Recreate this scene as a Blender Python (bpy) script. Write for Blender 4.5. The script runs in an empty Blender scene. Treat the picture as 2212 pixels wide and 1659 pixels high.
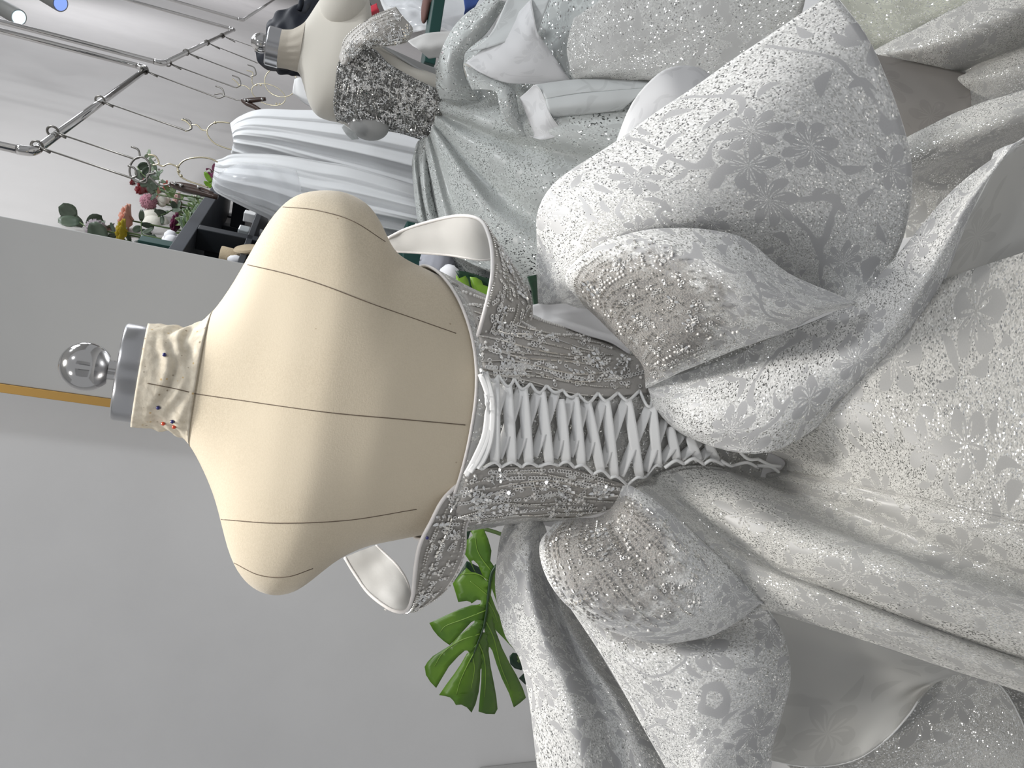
import bpy, math, random
import numpy as np
from mathutils import Vector, Matrix
from mathutils.bvhtree import BVHTree
from mathutils.geometry import tessellate_polygon
rng = np.random.default_rng(7)
random.seed(7)
S = bpy.context.scene
COL = S.collection

# ------------------------------------------------------------------ camera, world, lights, exposure
f = 1661.0
TH = math.radians(17.0); ROLL = math.radians(9.5); ZC = 1.37
FW = np.array([0, math.cos(TH), -math.sin(TH)])
UP0 = np.array([0, math.sin(TH), math.cos(TH)])
RT0 = np.array([1.0, 0, 0])
ca, sa = math.cos(ROLL), math.sin(ROLL)
RR = -ca * UP0 + sa * RT0          # the photograph was taken upright and is stored lying on its side
UU = sa * UP0 + ca * RT0
CC = np.array([0, 0, ZC])
cam = bpy.data.cameras.new('camera')
cam.sensor_width = 36; cam.lens = f / 2212 * 36; cam.clip_start = 0.01
co = bpy.data.objects.new('camera', cam); COL.objects.link(co)
m = Matrix.Identity(4)
for i in range(3):
    m[i][0] = RR[i]; m[i][1] = UU[i]; m[i][2] = -FW[i]; m[i][3] = CC[i]
co.matrix_world = m
S.camera = co
S.view_settings.view_transform = 'Standard'; S.view_settings.look = 'None'
S.view_settings.gamma = 1; S.view_settings.use_curve_mapping = False
S.view_settings.exposure = -0.13
wd = bpy.data.worlds.new('world'); S.world = wd; wd.use_nodes = True
wd.node_tree.nodes['Background'].inputs[0].default_value = (0.90, 0.92, 0.95, 1)
wd.node_tree.nodes['Background'].inputs[1].default_value = 0.46
def area(name, loc, target, size, power, color=(1, 1, 1), spread=180):
    l = bpy.data.lights.new(name, 'AREA'); l.energy = power; l.size = size; l.color = color; l.shape = 'DISK'; l.spread = math.radians(spread)
    o = bpy.data.objects.new(name, l); COL.objects.link(o); o.location = loc
    o.rotation_euler = (Vector(target) - Vector(loc)).to_track_quat('-Z', 'Y').to_euler()
    return o
area('overhead_key_or_fill', (0.0, 0.70, 2.75), (0.0, 0.66, 1.0), 0.28, 6.5, (1.0, 0.97, 0.92), 84)
area('downlight_or_fill', (-0.85, 0.05, 2.65), (-0.1, 0.72, 1.2), 0.22, 9, (1.0, 0.97, 0.93))
area('downlight_or_fill', (0.75, -0.05, 2.75), (0.2, 0.65, 0.9), 0.20, 8.5, (0.96, 0.98, 1.0))  # added fill, brightens the dress from the right front
area('overhead_key_or_fill', (5.2, 8.6, 3.4), (4.6, 8.6, 0.8), 2.0, 60, (0.92, 0.94, 1.0))  # added fill for the far end of the long wall
area('downlight_or_fill', (1.30, 1.55, 2.85), (0.65, 2.1, 1.2), 0.20, 17, (0.94, 0.97, 1.0))  # added fill aimed at the hanging tulle skirts
area('overhead_key_or_fill', (1.9, 2.6, 3.2), (1.3, 2.4, 0.8), 1.2, 16, (0.90, 0.95, 1.0))  # added broad fill, evens out the long wall by the rails
area('overhead_key_or_fill', (2.9, 5.2, 3.2), (2.2, 5.2, 0.8), 1.6, 30, (0.92, 0.95, 1.0))  # added broad fill, same purpose farther along the wall
area('downlight_or_fill', (1.1, 1.3, 3.0), (0.75, 1.8, 1.1), 0.14, 10, (0.94, 0.98, 1.0))

# ------------------------------------------------------------------ geometry helpers
def ray(x, y): return FW + RR * (x - 1106) / f + UU * (829.5 - y) / f
def P(x, y, Y):
    r = ray(x, y); return CC + r * (Y / r[1])
def PW(x, y, k, c):                 # on the upright plane X = k*Y + c (parallel to the long wall)
    r = ray(x, y); return CC + r * (-c / (k * r[1] - r[0]))
def PZ(x, y, z):
    r = ray(x, y); return CC + r * ((z - ZC) / r[2])
WT = {}
def wt(o): return WT.get(o.name, np.zeros(3))
def tag(o, label, cat, group=None):
    o['label'] = label; o['category'] = cat
    if group: o['group'] = group
    return o
def thing(name, loc, label, cat, group=None):
    o = bpy.data.objects.new(name, None); COL.objects.link(o)
    o.location = loc; o.empty_display_size = .05
    WT[o.name] = np.array(loc, float)
    return tag(o, label, cat, group)
def mesh(name, V, F, mat, parent=None, smooth=True, uv=None, mats=None, midx=None):
    V = np.asarray(V, float)
    me = bpy.data.meshes.new(name)
    loc = np.zeros(3)
    if parent is None:
        loc = np.array([(V[:, 0].min() + V[:, 0].max()) / 2, (V[:, 1].min() + V[:, 1].max()) / 2, V[:, 2].min()])
        V = V - loc
    me.from_pydata(V.tolist(), [], [tuple(int(i) for i in q) for q in F]); me.update()
    for mm in (mats or [mat]): me.materials.append(mm)
    if midx is not None: me.polygons.foreach_set('material_index', np.asarray(midx, dtype=np.int32))
    if smooth: me.polygons.foreach_set('use_smooth', [True] * len(me.polygons))
    if uv is not None:
        ul = me.uv_layers.new(name='UVMap')
        li = np.empty(len(me.loops), dtype=np.int32); me.loops.foreach_get('vertex_index', li)
        ul.data.foreach_set('uv', np.asarray(uv, float)[li].ravel())
    o = bpy.data.objects.new(name, me); COL.objects.link(o)
    if parent is not None:
        o.parent = parent
        o.location = -wt(parent) if parent.type == 'EMPTY' else (0, 0, 0)
        WT[o.name] = np.zeros(3)
        if parent.type != 'EMPTY':
            o.location = -wt(parent)
    else:
        o.location = loc; WT[o.name] = loc
    return o
def cr1(p, n):                       # Catmull-Rom through the rows of p (k, ...), n samples
    p = np.asarray(p, float); k = len(p)
    if k == 2:
        t = np.linspace(0, 1, n).reshape((-1,) + (1,) * (p.ndim - 1)); return p[0] * (1 - t) + p[1] * t
    q = np.concatenate([[2 * p[0] - p[1]], p, [2 * p[-1] - p[-2]]])
    u = np.linspace(0, k - 1, n); i = np.minimum(u.astype(int), k - 2); t = u - i
    t = t.reshape((-1,) + (1,) * (p.ndim - 1))
    a, b, c, d = q[i], q[i + 1], q[i + 2], q[i + 3]
    return .5 * (2 * b + (c - a) * t + (2 * a - 5 * b + 4 * c - d) * t ** 2 + (3 * b - a - 3 * c + d) * t ** 3)
def gridfaces(nv, nu, closed=False):
    F = []
    for j in range(nv - 1):
        for i in range(nu if closed else nu - 1):
            a = j * nu + i; b = j * nu + (i + 1) % nu
            F.append((a, b, b + nu, a + nu))
    return F
def gnormals(G):
    du = np.gradient(G, axis=1); dv = np.gradient(G, axis=0)
    n = np.cross(du, dv); n /= np.linalg.norm(n, axis=2, keepdims=True) + 1e-12
    s = np.sign(np.einsum('ijk,ijk->ij', n, CC - G)); s[s == 0] = 1
    if (s > 0).mean() < .5: n = -n
    return n
def guv(G, off=(0, 0), rot=0):
    lu = np.linalg.norm(np.diff(G, axis=1), axis=2).sum(1).mean(); lv = np.linalg.norm(np.diff(G, axis=0), axis=2).sum(0).mean()
    nv, nu = G.shape[:2]
    U, V = np.meshgrid(np.linspace(0, lu, nu), np.linspace(0, lv, nv))
    c, s = math.cos(rot), math.sin(rot)
    return np.stack([U * c - V * s + off[0], U * s + V * c + off[1]], 2).reshape(-1, 2)
def wave(U, V, seed):
    r = np.random.default_rng(seed); o = 0
    for k in range(5):
        a = r.uniform(0, 6.28); w = r.uniform(.6, 1.6) * (1 + k * .5)
        o = o + np.sin((U * math.cos(a) + V * math.sin(a)) * w * 6.28 + r.uniform(0, 6.28)) / (1 + k * .6)
    return o / 2.5
SEED = [0]
def patch(name, rows, mat, parent, n=(48, 60), th=.0016, wr=.0015, ws=7, hem=None, lift=0, rot=None):
    """a cloth surface through control rows of (x, y, Y): points of the place, sampled smooth, with thickness"""
    SEED[0] += 1
    C = np.array([[P(*q) for q in r] for r in rows])
    G = cr1(C, n[0]); G = np.swapaxes(cr1(np.swapaxes(G, 0, 1), n[1]), 0, 1)
    N = gnormals(G)
    if wr:
        uv = guv(G).reshape(G.shape[:2] + (2,))
        G = G + N * (wave(uv[..., 0] * ws, uv[..., 1] * ws, SEED[0]) * wr)[..., None]
    if lift: G = G + N * lift
    o = mesh(name, G.reshape(-1, 3), gridfaces(*G.shape[:2]), mat, parent,
             uv=guv(G, (SEED[0] * .37, SEED[0] * .23), SEED[0] * 1.1 if rot is None else rot))
    if th:
        md = o.modifiers.new('thickness', 'SOLIDIFY'); md.thickness = th; md.offset = 0
    E = {'t': G[0], 'b': G[-1], 'l': G[:, 0], 'r': G[:, -1]}
    for h in (hem or ''):
        tube('hem', E[h][::2], .0009, M_edge, o, n=6)
    return o, G
def tube(name, pts, r, mat, parent=None, n=8, closed=False, smooth_pts=None):
    p = np.asarray(pts, float)
    if smooth_pts: p = cr1(p, smooth_pts)
    k = len(p); rr = np.full(k, r) if np.isscalar(r) else np.interp(np.linspace(0, 1, k), np.linspace(0, 1, len(r)), r)
    T = np.gradient(p, axis=0)
    if closed: T = np.roll(p, -1, 0) - np.roll(p, 1, 0)
    T /= np.linalg.norm(T, axis=1, keepdims=True) + 1e-12
    a = np.array([0, 0, 1.0]) if abs(T[0][2]) < .9 else np.array([1.0, 0, 0])
    V = []
    for i in range(k):
        a = a - T[i] * (a @ T[i]); a /= np.linalg.norm(a) + 1e-12; b = np.cross(T[i], a)
        for j in range(n):
            w = 2 * math.pi * j / n
            V.append(p[i] + rr[i] * (a * math.cos(w) + b * math.sin(w)))
    F = []
    for i in range(k if closed else k - 1):
        for j in range(n):
            q = ((i + 1) % k) * n
            F.append((i * n + j, i * n + (j + 1) % n, q + (j + 1) % n, q + j))
    if not closed:
        F.append(tuple(range(n))[::-1]); F.append(tuple((k - 1) * n + j for j in range(n)))
    return mesh(name, V, F, mat, parent)
def lathe(name, prof, base, mat, parent=None, n=32, axis=(0, 0, 1), sx=1, smooth=True, jit=None):
    z = np.array(axis, float); z /= np.linalg.norm(z)
    x = np.cross([0, 1, 0], z) if abs(z[1]) < .9 else np.array([1.0, 0, 0]); x /= np.linalg.norm(x); y = np.cross(z, x)
    V = []
    for k, (r, h) in enumerate(prof):
        for j in range(n):
            w = 2 * math.pi * j / n; q = r
            if jit: q = r * (1 + jit * math.sin(3 * w + k) * math.cos(2 * w - k))
            V.append(np.array(base) + z * h + x * q * math.cos(w) + y * q * sx * math.sin(w))
    F = gridfaces(len(prof), n, True)
    F.append(tuple(range(n))[::-1]); F.append(tuple((len(prof) - 1) * n + j for j in range(n)))
    o = mesh(name, V, F, mat, parent, smooth)
    if smooth:
        md = o.modifiers.new('edges', 'EDGE_SPLIT'); md.split_angle = math.radians(38)
    return o
def ball(name, c, r, mat, parent=None, n=14, m2=10, sq=(1, 1, 1), bump=0, seed=0):
    q = np.random.default_rng(seed); V = []
    for i in range(m2 + 1):
        t = math.pi * i / m2
        for j in range(n):
            w = 2 * math.pi * j / n
            d = np.array([math.sin(t) * math.cos(w), math.sin(t) * math.sin(w), math.cos(t)])
            V.append(np.array(c) + d * r * np.array(sq) * (1 + bump * q.uniform(-1, 1)))
    F = gridfaces(m2 + 1, n, True)
    return mesh(name, V, F, mat, parent)
def box(name, c, s, mat, parent=None, ax=(1, 0), bev=.002, tilt=None):
    """box centred at c, half-sizes s, first horizontal axis along ax"""
    a = np.array([ax[0], ax[1], 0.0]); a /= np.linalg.norm(a); b = np.array([-a[1], a[0], 0]); z = np.array([0, 0, 1.0])
    V = [np.array(c) + a * s[0] * i + b * s[1] * j + z * s[2] * k for i in (-1, 1) for j in (-1, 1) for k in (-1, 1)]
    F = [(0, 1, 3, 2), (4, 6, 7, 5), (0, 4, 5, 1), (2, 3, 7, 6), (0, 2, 6, 4), (1, 5, 7, 3)]
    o = mesh(name, V, F, mat, parent, smooth=False)
    if bev:
        md = o.modifiers.new('bevel', 'BEVEL'); md.width = bev; md.segments = 2
    return o
def leafpoly(name, pts, mat, parent, th=.0008, bend=None):
    V = np.array(pts, float)
    tri = tessellate_polygon([[Vector(v) for v in V]])
    o = mesh(name, V, tri, mat, parent, smooth=False)
    md = o.modifiers.new('thickness', 'SOLIDIFY'); md.thickness = th
    return o

# ------------------------------------------------------------------ materials
class NT:
    def __init__(s, name):
        s.m = bpy.data.materials.new(name); s.m.use_nodes = True; s.t = s.m.node_tree
        s.b = s.t.nodes['Principled BSDF']; s.o = s.t.nodes['Material Output']
    def n(s, typ, ins=None, **pr):
        x = s.t.nodes.new(typ)
        for k, v in pr.items(): setattr(x, k, v)
        for k, v in (ins or {}).items(): s.put(x.inputs[k], v)
        return x
    def put(s, sock, v):
        if isinstance(v, bpy.types.NodeSocket): s.t.links.new(v, sock)
        else: sock.default_value = v
    def ma(s, op, a, b=0.0, c=None, clamp=False):
        x = s.t.nodes.new('ShaderNodeMath'); x.operation = op; x.use_clamp = clamp
        s.put(x.inputs[0], a); s.put(x.inputs[1], b)
        if c is not None: s.put(x.inputs[2], c)
        return x.outputs[0]
    def vm(s, op, a, b=None, sc=None):
        x = s.t.nodes.new('ShaderNodeVectorMath'); x.operation = op
        s.put(x.inputs[0], a)
        if b is not None: s.put(x.inputs[1], b)
        if sc is not None: s.put(x.inputs['Scale'], sc)
        return x.outputs['Value'] if op in ('LENGTH', 'DOT_PRODUCT', 'DISTANCE') else x.outputs[0]
    def step(s, x, lo, hi):
        q = s.n('ShaderNodeMapRange', {0: x, 1: lo, 2: hi}, interpolation_type='SMOOTHSTEP'); return q.outputs[0]
    def mix(s, fac, a, b):
        q = s.n('ShaderNodeMix', data_type='RGBA'); s.put(q.inputs[0], fac); s.put(q.inputs[6], a); s.put(q.inputs[7], b)
        return q.outputs[2]
def c4(c): return (c[0], c[1], c[2], 1)
def plain(name, col, rough=.6, metal=0, spec=.5, bump=None, var=0, trans=0, coat=0, sheen=0, aniso=None):
    N = NT(name); b = N.b.inputs
    b['Base Color'].default_value = c4(col); b['Roughness'].default_value = rough; b['Metallic'].default_value = metal
    b['Specular IOR Level'].default_value = spec; b['Coat Weight'].default_value = coat; b['Sheen Weight'].default_value = sheen
    b['Transmission Weight'].default_value = trans
    tc = N.n('ShaderNodeTexCoord').outputs['Object']
    if var:
        nz = N.n('ShaderNodeTexNoise', {'Vector': tc, 'Scale': 6.0, 'Detail': 6.0}).outputs[0]
        q = N.mix(N.step(nz, .3, .7), c4([v * (1 - var) for v in col]), c4([min(1, v * (1 + var)) for v in col]))
        N.put(b['Base Color'], q)
    if bump:
        nz = N.n('ShaderNodeTexNoise', {'Vector': tc, 'Scale': bump[0], 'Detail': 4.0}).outputs[0]
        bp = N.n('ShaderNodeBump', {'Height': nz, 'Strength': bump[1], 'Distance': .001}); N.put(b['Normal'], bp.outputs[0])
    return N.m
def floral(N, fs):
    """mask (1 on the smooth woven flowers, leaves and stems) in cloth coordinates"""
    uv = N.n('ShaderNodeTexCoord').outputs['UV']
    v = N.vm('SCALE', uv, sc=fs)
    wob = N.n('ShaderNodeTexNoise', {'Vector': v, 'Scale': 2.2, 'Detail': 1.0}).outputs['Color']
    v = N.vm('ADD', v, N.vm('SCALE', N.vm('SUBTRACT', wob, (.5, .5, .5)), sc=.22))
    vo = N.n('ShaderNodeTexVoronoi', {'Vector': v, 'Scale': 1.0, 'Randomness': .85}, voronoi_dimensions='2D')
    d = N.vm('SUBTRACT', v, vo.outputs['Position'])
    sp = N.n('ShaderNodeSeparateXYZ', {0: d}); rc = N.n('ShaderNodeSeparateColor', {0: vo.outputs['Color']})
    r = N.vm('LENGTH', N.vm('MULTIPLY', d, (1, 1, 0)))
    ang = N.ma('ADD', N.ma('ARCTAN2', sp.outputs[1], sp.outputs[0]), N.ma('MULTIPLY', rc.outputs[0], 6.28))
    pet = N.ma('ADD', 5.0, N.ma('FLOOR', N.ma('MULTIPLY', rc.outputs[1], 3.9)))
    cs = N.ma('ABSOLUTE', N.ma('COSINE', N.ma('MULTIPLY', N.ma('MULTIPLY', ang, pet), .5)))
    R = N.ma('ADD', .26, N.ma('MULTIPLY', rc.outputs[2], .14))
    pr = N.ma('MULTIPLY', R, N.ma('ADD', .22, N.ma('MULTIPLY', N.ma('POWER', cs, .6), .78)))
    fl = N.step(N.ma('SUBTRACT', pr, r), 0, .012)
    star = N.ma('MULTIPLY', R, N.ma('MULTIPLY', N.ma('POWER', N.ma('ABSOLUTE', N.ma('SINE', N.ma('MULTIPLY', ang, pet))), 3.0), .62))
    fl = N.ma('MULTIPLY', fl, N.ma('SUBTRACT', 1.0, N.step(N.ma('SUBTRACT', star, r), 0, .012)))
    on = N.step(rc.outputs[0], .10, .11)
    fl = N.ma('MULTIPLY', fl, on)
    # leaves
    v2 = N.vm('SCALE', v, sc=2.3)
    vl = N.n('ShaderNodeTexVoronoi', {'Vector': v2, 'Scale': 1.0, 'Randomness': 1.0}, voronoi_dimensions='2D')
    d2 = N.vm('SUBTRACT', v2, vl.outputs['Position']); r2 = N.n('ShaderNodeSeparateColor', {0: vl.outputs['Color']})
    a2 = N.ma('MULTIPLY', r2.outputs[0], 6.28)
    rot = N.n('ShaderNodeVectorRotate', {'Vector': d2, 'Angle': a2}, rotation_type='Z_AXIS')
    s2 = N.n('ShaderNodeSeparateXYZ', {0: rot.outputs[0]})
    yy = N.ma('SUBTRACT', s2.outputs[1], N.ma('MULTIPLY', N.ma('MULTIPLY', s2.outputs[0], s2.outputs[0]), .9))
    half = N.ma('MULTIPLY', N.ma('SUBTRACT', .17, N.ma('MULTIPLY', N.ma('MULTIPLY', s2.outputs[0], s2.outputs[0]), 1.2)), .75)
    lf = N.ma('MULTIPLY', N.step(N.ma('SUBTRACT', half, N.ma('ABSOLUTE', yy)), 0, .02), N.step(r2.outputs[1], .25, .26))
    lf = N.ma('MULTIPLY', lf, N.step(r, .30, .32))
    # curling stems
    nz = N.n('ShaderNodeTexNoise', {'Vector': v, 'Scale': .75, 'Detail': 0.0}).outputs[0]
    fr = N.ma('ABSOLUTE', N.ma('SUBTRACT', N.ma('FRACT', N.ma('MULTIPLY', nz, 4.0)), .5))
    gate = N.step(N.n('ShaderNodeTexNoise', {'Vector': v, 'Scale': 1.3, 'Detail': 0.0}).outputs['Color'], .50, .52)
    st = N.ma('MULTIPLY', N.ma('SUBTRACT', 1.0, N.step(fr, .035, .05)), gate)
    st = N.ma('MULTIPLY', st, N.step(r, .26, .28))
    return N.ma('MAXIMUM', N.ma('MAXIMUM', fl, lf), st), uv
def glitter(name, lo=(.50, .50, .48), hi=(.86, .86, .84), matte=(.53, .53, .53), cell=1050., fs=13., dens=1.0, tilt=.85, flow=True, gfac=.16, rough=.20, thin=.12):
    N = NT(name); t = N.t; t.nodes.remove(N.b)
    if flow: mask, uv = floral(N, fs)
    else: mask, uv = None, N.n('ShaderNodeTexCoord').outputs['UV']
    vo = N.n('ShaderNodeTexVoronoi', {'Vector': uv, 'Scale': cell, 'Randomness': 1.0}, voronoi_dimensions='2D')
    rc = N.n('ShaderNodeSeparateColor', {0: vo.outputs['Color']})
    nrm = N.n('ShaderNodeNewGeometry').outputs['Normal']
    fac = N.vm('NORMALIZE', N.vm('ADD', nrm, N.vm('SCALE', N.vm('SUBTRACT', vo.outputs['Color'], (.5, .5, .5)), sc=tilt)))
    base = N.mix(N.ma('POWER', rc.outputs[0], .8), c4(lo), c4(hi))
    weave = N.n('ShaderNodeTexNoise', {'Vector': uv, 'Scale': 900.0, 'Detail': 2.0}).outputs[0]
    wcol = N.mix(weave, c4([v * .93 for v in matte]), c4([min(1, v * 1.07) for v in matte]))
    gl_on = N.step(rc.outputs[1], 1 - gfac * dens, 1 - gfac * dens + .02)
    if mask is not None:
        base = N.mix(mask, base, wcol)
        gl_on = N.ma('MULTIPLY', gl_on, N.ma('SUBTRACT', 1.0, mask))
    df = N.n('ShaderNodeBsdfDiffuse', {'Color': base, 'Roughness': .6})
    tr = N.n('ShaderNodeBsdfTranslucent', {'Color': base})
    m1 = N.n('ShaderNodeMixShader', {0: thin, 1: df.outputs[0], 2: tr.outputs[0]})
    gs = N.n('ShaderNodeBsdfAnisotropic', {'Color': (.95, .95, .93, 1), 'Roughness': rough, 'Normal': fac})
    m2 = N.n('ShaderNodeMixShader', {0: gl_on, 1: m1.outputs[0], 2: gs.outputs[0]})
    sh = N.n('ShaderNodeBsdfAnisotropic', {'Color': (.9, .9, .9, 1), 'Roughness': .45})
    m3 = N.n('ShaderNodeMixShader', {0: N.ma('MULTIPLY', mask, .10) if mask is not None else 0.0, 1: m2.outputs[0], 2: sh.outputs[0]})
    t.links.new(m3.outputs[0], N.o.inputs[0])
    return N.m
def sheer(name, col, alpha=.75, flow=0, tl=.35, rough=.5):
    N = NT(name); t = N.t; t.nodes.remove(N.b)
    base = c4(col)
    if flow:
        mask, uv = floral(N, flow); base = N.mix(mask, c4(col), c4([v * .91 for v in col]))
    df = N.n('ShaderNodeBsdfDiffuse', {'Color': base}); tr = N.n('ShaderNodeBsdfTranslucent', {'Color': base})
    m1 = N.n('ShaderNodeMixShader', {0: tl, 1: df.outputs[0], 2: tr.outputs[0]})
    gs = N.n('ShaderNodeBsdfAnisotropic', {'Color': (.9, .9, .9, 1), 'Roughness': rough})
    m2 = N.n('ShaderNodeMixShader', {0: .06, 1: m1.outputs[0], 2: gs.outputs[0]})
    tp = N.n('ShaderNodeBsdfTransparent')
    m3 = N.n('ShaderNodeMixShader', {0: alpha, 1: tp.outputs[0], 2: m2.outputs[0]})
    t.links.new(m3.outputs[0], N.o.inputs[0])
    return N.m
M_wall = plain('wall_paint', (.55, .525, .51), .7, bump=(220, .15), var=.02)
M_wall2 = plain('wall_paint_white', (.63, .63, .635), .7, bump=(220, .15), var=.02)
M_panel = plain('panel_paint', (.40, .40, .395), .45, var=.015)
M_gold = plain('gold_trim', (.50, .30, .09), .35, metal=.7)
M_black = plain('black_board', (.018, .022, .028), .4, var=.2)
M_shelf = plain('charcoal_board', (.035, .04, .05), .5, var=.2)
M_floor = plain('floor_tile', (.66, .65, .64), .4, var=.05)
M_ceil = plain('ceiling_paint', (.75, .75, .74), .8, bump=(150, .1))
M_chrome = plain('chrome', (.62, .61, .60), .10, metal=1)
M_rod = plain('dull_steel', (.20, .19, .175), .38, metal=.8)
M_steel = plain('brushed_steel', (.52, .52, .53), .26, metal=1, bump=(3, .05))
M_goldwire = plain('pale_gold_wire', (.62, .56, .40), .25, metal=.9)
M_wood = plain('dark_hanger_wood', (.055, .03, .022), .3, coat=.4, var=.3)
M_edge = plain('cloth_edge', (.74, .74, .73), .6)
M_ribbon = plain('satin_ribbon', (.90, .90, .89), .38, sheen=.2, bump=(500, .08))
M_satin = plain('satin_lining', (.78, .765, .765), .42, sheen=.2, bump=(60, .15))
M_lining = plain('strap_lining', (.64, .63, .61), .5, bump=(45, .5), var=.06)
M_seam = plain('seam_thread', (.14, .105, .075), .8)
M_thread = plain('edge_piping', (.74, .71, .69), .6, bump=(400, .3))
M_silver = plain('silver_bead', (.78, .76, .72), .17, metal=1)
M_crystal = plain('crystal_bead', (.92, .92, .91), .06, metal=.85, coat=1)
M_pearl = plain('pearl_bead', (.80, .78, .75), .18, coat=.6)
M_sequin = plain('ring_sequin', (.83, .82, .80), .12, metal=.55, coat=.5)
def calico():
    N = NT('calico'); b = N.b.inputs
    tc = N.n('ShaderNodeTexCoord').outputs['Object']
    w1 = N.n('ShaderNodeTexNoise', {'Vector': N.vm('MULTIPLY', tc, (1.0, 1.0, .35)), 'Scale': 1300.0, 'Detail': 2.0}).outputs[0]
    w2 = N.n('ShaderNodeTexNoise', {'Vector': N.vm('MULTIPLY', tc, (.35, .35, 1.0)), 'Scale': 1300.0, 'Detail': 2.0}).outputs[0]
    h = N.ma('MULTIPLY', N.ma('ADD', w1, w2), .5)
    big = N.n('ShaderNodeTexNoise', {'Vector': tc, 'Scale': 5.0, 'Detail': 4.0}).outputs[0]
    col = N.mix(N.step(h, .35, .65), (.51, .435, .32, 1), (.625, .545, .42, 1))
    col = N.mix(N.step(big, .35, .75), col, (.605, .53, .41, 1))
    vo = N.n('ShaderNodeTexVoronoi', {'Vector': tc, 'Scale': 42.0}); sc = N.n('ShaderNodeSeparateColor', {0: vo.outputs['Color']})
    fleck = N.ma('MULTIPLY', N.ma('SUBTRACT', 1.0, N.step(vo.outputs['Distance'], .025, .05)), N.step(sc.outputs[0], .72, .74))
    col = N.mix(N.ma('MULTIPLY', fleck, .6), col, (.30, .22, .13, 1))
    N.put(b['Base Color'], col); b['Roughness'].default_value = .85; b['Sheen Weight'].default_value = .25; b['Specular IOR Level'].default_value = .2
    bp = N.n('ShaderNodeBump', {'Height': h, 'Strength': .25, 'Distance': .0006}); N.put(b['Normal'], bp.outputs[0])
    return N.m
def calico_dirty():
    N = NT('marked_calico'); b = N.b.inputs
    tc = N.n('ShaderNodeTexCoord').outputs['Object']
    w = N.n('ShaderNodeTexNoise', {'Vector': tc, 'Scale': 160.0, 'Detail': 5.0}).outputs[0]
    col = N.mix(N.step(w, .3, .7), (.58, .52, .42, 1), (.70, .64, .53, 1))
    vo = N.n('ShaderNodeTexVoronoi', {'Vector': tc, 'Scale': 230.0}); sc = N.n('ShaderNodeSeparateColor', {0: vo.outputs['Color']})
    fl = N.ma('MULTIPLY', N.ma('SUBTRACT', 1.0, N.step(vo.outputs['Distance'], .16, .28)), N.step(sc.outputs[0], .66, .68))
    col = N.mix(N.ma('MULTIPLY', fl, .6), col, N.mix(N.step(sc.outputs[1], .45, .5), (.16, .10, .05, 1), (.50, .31, .07, 1)))
    N.put(b['Base Color'], col); b['Roughness'].default_value = .9; b['Specular IOR Level'].default_value = .15
    bp = N.n('ShaderNodeBump', {'Height': w, 'Strength': .4, 'Distance': .0015}); N.put(b['Normal'], bp.outputs[0])
    return N.m
M_calico = calico(); M_calico2 = calico_dirty()
M_calico3 = plain('grey_calico', (.56, .53, .47), .85, bump=(700, .2), sheen=.2)
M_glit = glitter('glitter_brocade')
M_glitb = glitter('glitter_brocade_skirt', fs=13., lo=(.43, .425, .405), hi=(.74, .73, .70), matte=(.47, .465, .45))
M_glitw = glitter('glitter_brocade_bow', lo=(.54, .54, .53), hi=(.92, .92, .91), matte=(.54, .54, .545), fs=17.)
M_organza = sheer('organza_flowered', (.60, .595, .57), .96, flow=9, tl=.25)
M_organza2 = sheer('organza_white', (.80, .80, .81), .93, flow=15, tl=.35)
M_sheershade = sheer('shade_tinted_sheer', (.40, .375, .35), .82, flow=9, tl=.3)  # sheer cloth, its grey-brown tint standing in for shade
M_embro = plain('embroidered_net', (.43, .41, .385), .6, bump=(260, .6), var=.10)
def netmat():
    N = NT('beaded_net'); t = N.t; t.nodes.remove(N.b)
    uv = N.n('ShaderNodeTexCoord').outputs['UV']; s = N.n('ShaderNodeSeparateXYZ', {0: uv})
    ob = N.n('ShaderNodeTexCoord').outputs['Object']
    nz = N.n('ShaderNodeTexNoise', {'Vector': ob, 'Scale': 90.0, 'Detail': 3.0}).outputs[0]
    fine = N.n('ShaderNodeTexNoise', {'Vector': ob, 'Scale': 700.0, 'Detail': 2.0}).outputs[0]
    e = N.ma('ADD', s.outputs[0], N.ma('MULTIPLY', N.ma('SUBTRACT', nz, .5), .9))
    al = N.ma('SUBTRACT', 1.0, N.step(e, .55, 1.05))
    ev = N.ma('MULTIPLY', N.step(s.outputs[1], .0, .12), N.ma('SUBTRACT', 1.0, N.step(s.outputs[1], .88, 1.0)))
    al = N.ma('MULTIPLY', N.ma('MULTIPLY', al, N.ma('ADD', .25, N.ma('MULTIPLY', ev, .75))), N.ma('ADD', .35, N.ma('MULTIPLY', N.step(fine, .35, .65), .55)))
    col = N.mix(N.step(fine, .3, .7), (.22, .21, .195, 1), (.42, .40, .38, 1))
    bp = N.n('ShaderNodeBump', {'Height': nz, 'Strength': .6, 'Distance': .002})
    df = N.n('ShaderNodeBsdfDiffuse', {'Color': col, 'Normal': bp.outputs[0]}); tp = N.n('ShaderNodeBsdfTransparent')
    m1 = N.n('ShaderNodeMixShader', {0: al, 1: tp.outputs[0], 2: df.outputs[0]}); t.links.new(m1.outputs[0], N.o.inputs[0])
    return N.m
M_applique = netmat()
M_seq = glitter('sequin_cloth', lo=(.50, .52, .51), hi=(.66, .685, .675), matte=(.52, .54, .53), cell=400., fs=8., tilt=1.15, gfac=.18, rough=.14)
M_seqd = glitter('sequin_cloth_fine', lo=(.50, .50, .49), hi=(.68, .685, .67), matte=(.53, .53, .52), cell=520., fs=8., tilt=1.0, gfac=.16, rough=.16)
M_seqs = sheer('sequin_sheer_band', (.70, .72, .72), .92, flow=9, tl=.3)
M_cryst = glitter('crystal_encrusted', lo=(.06, .06, .057), hi=(.30, .30, .29), cell=400., flow=False, tilt=1.5, gfac=.3, rough=.12, thin=0)
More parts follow.
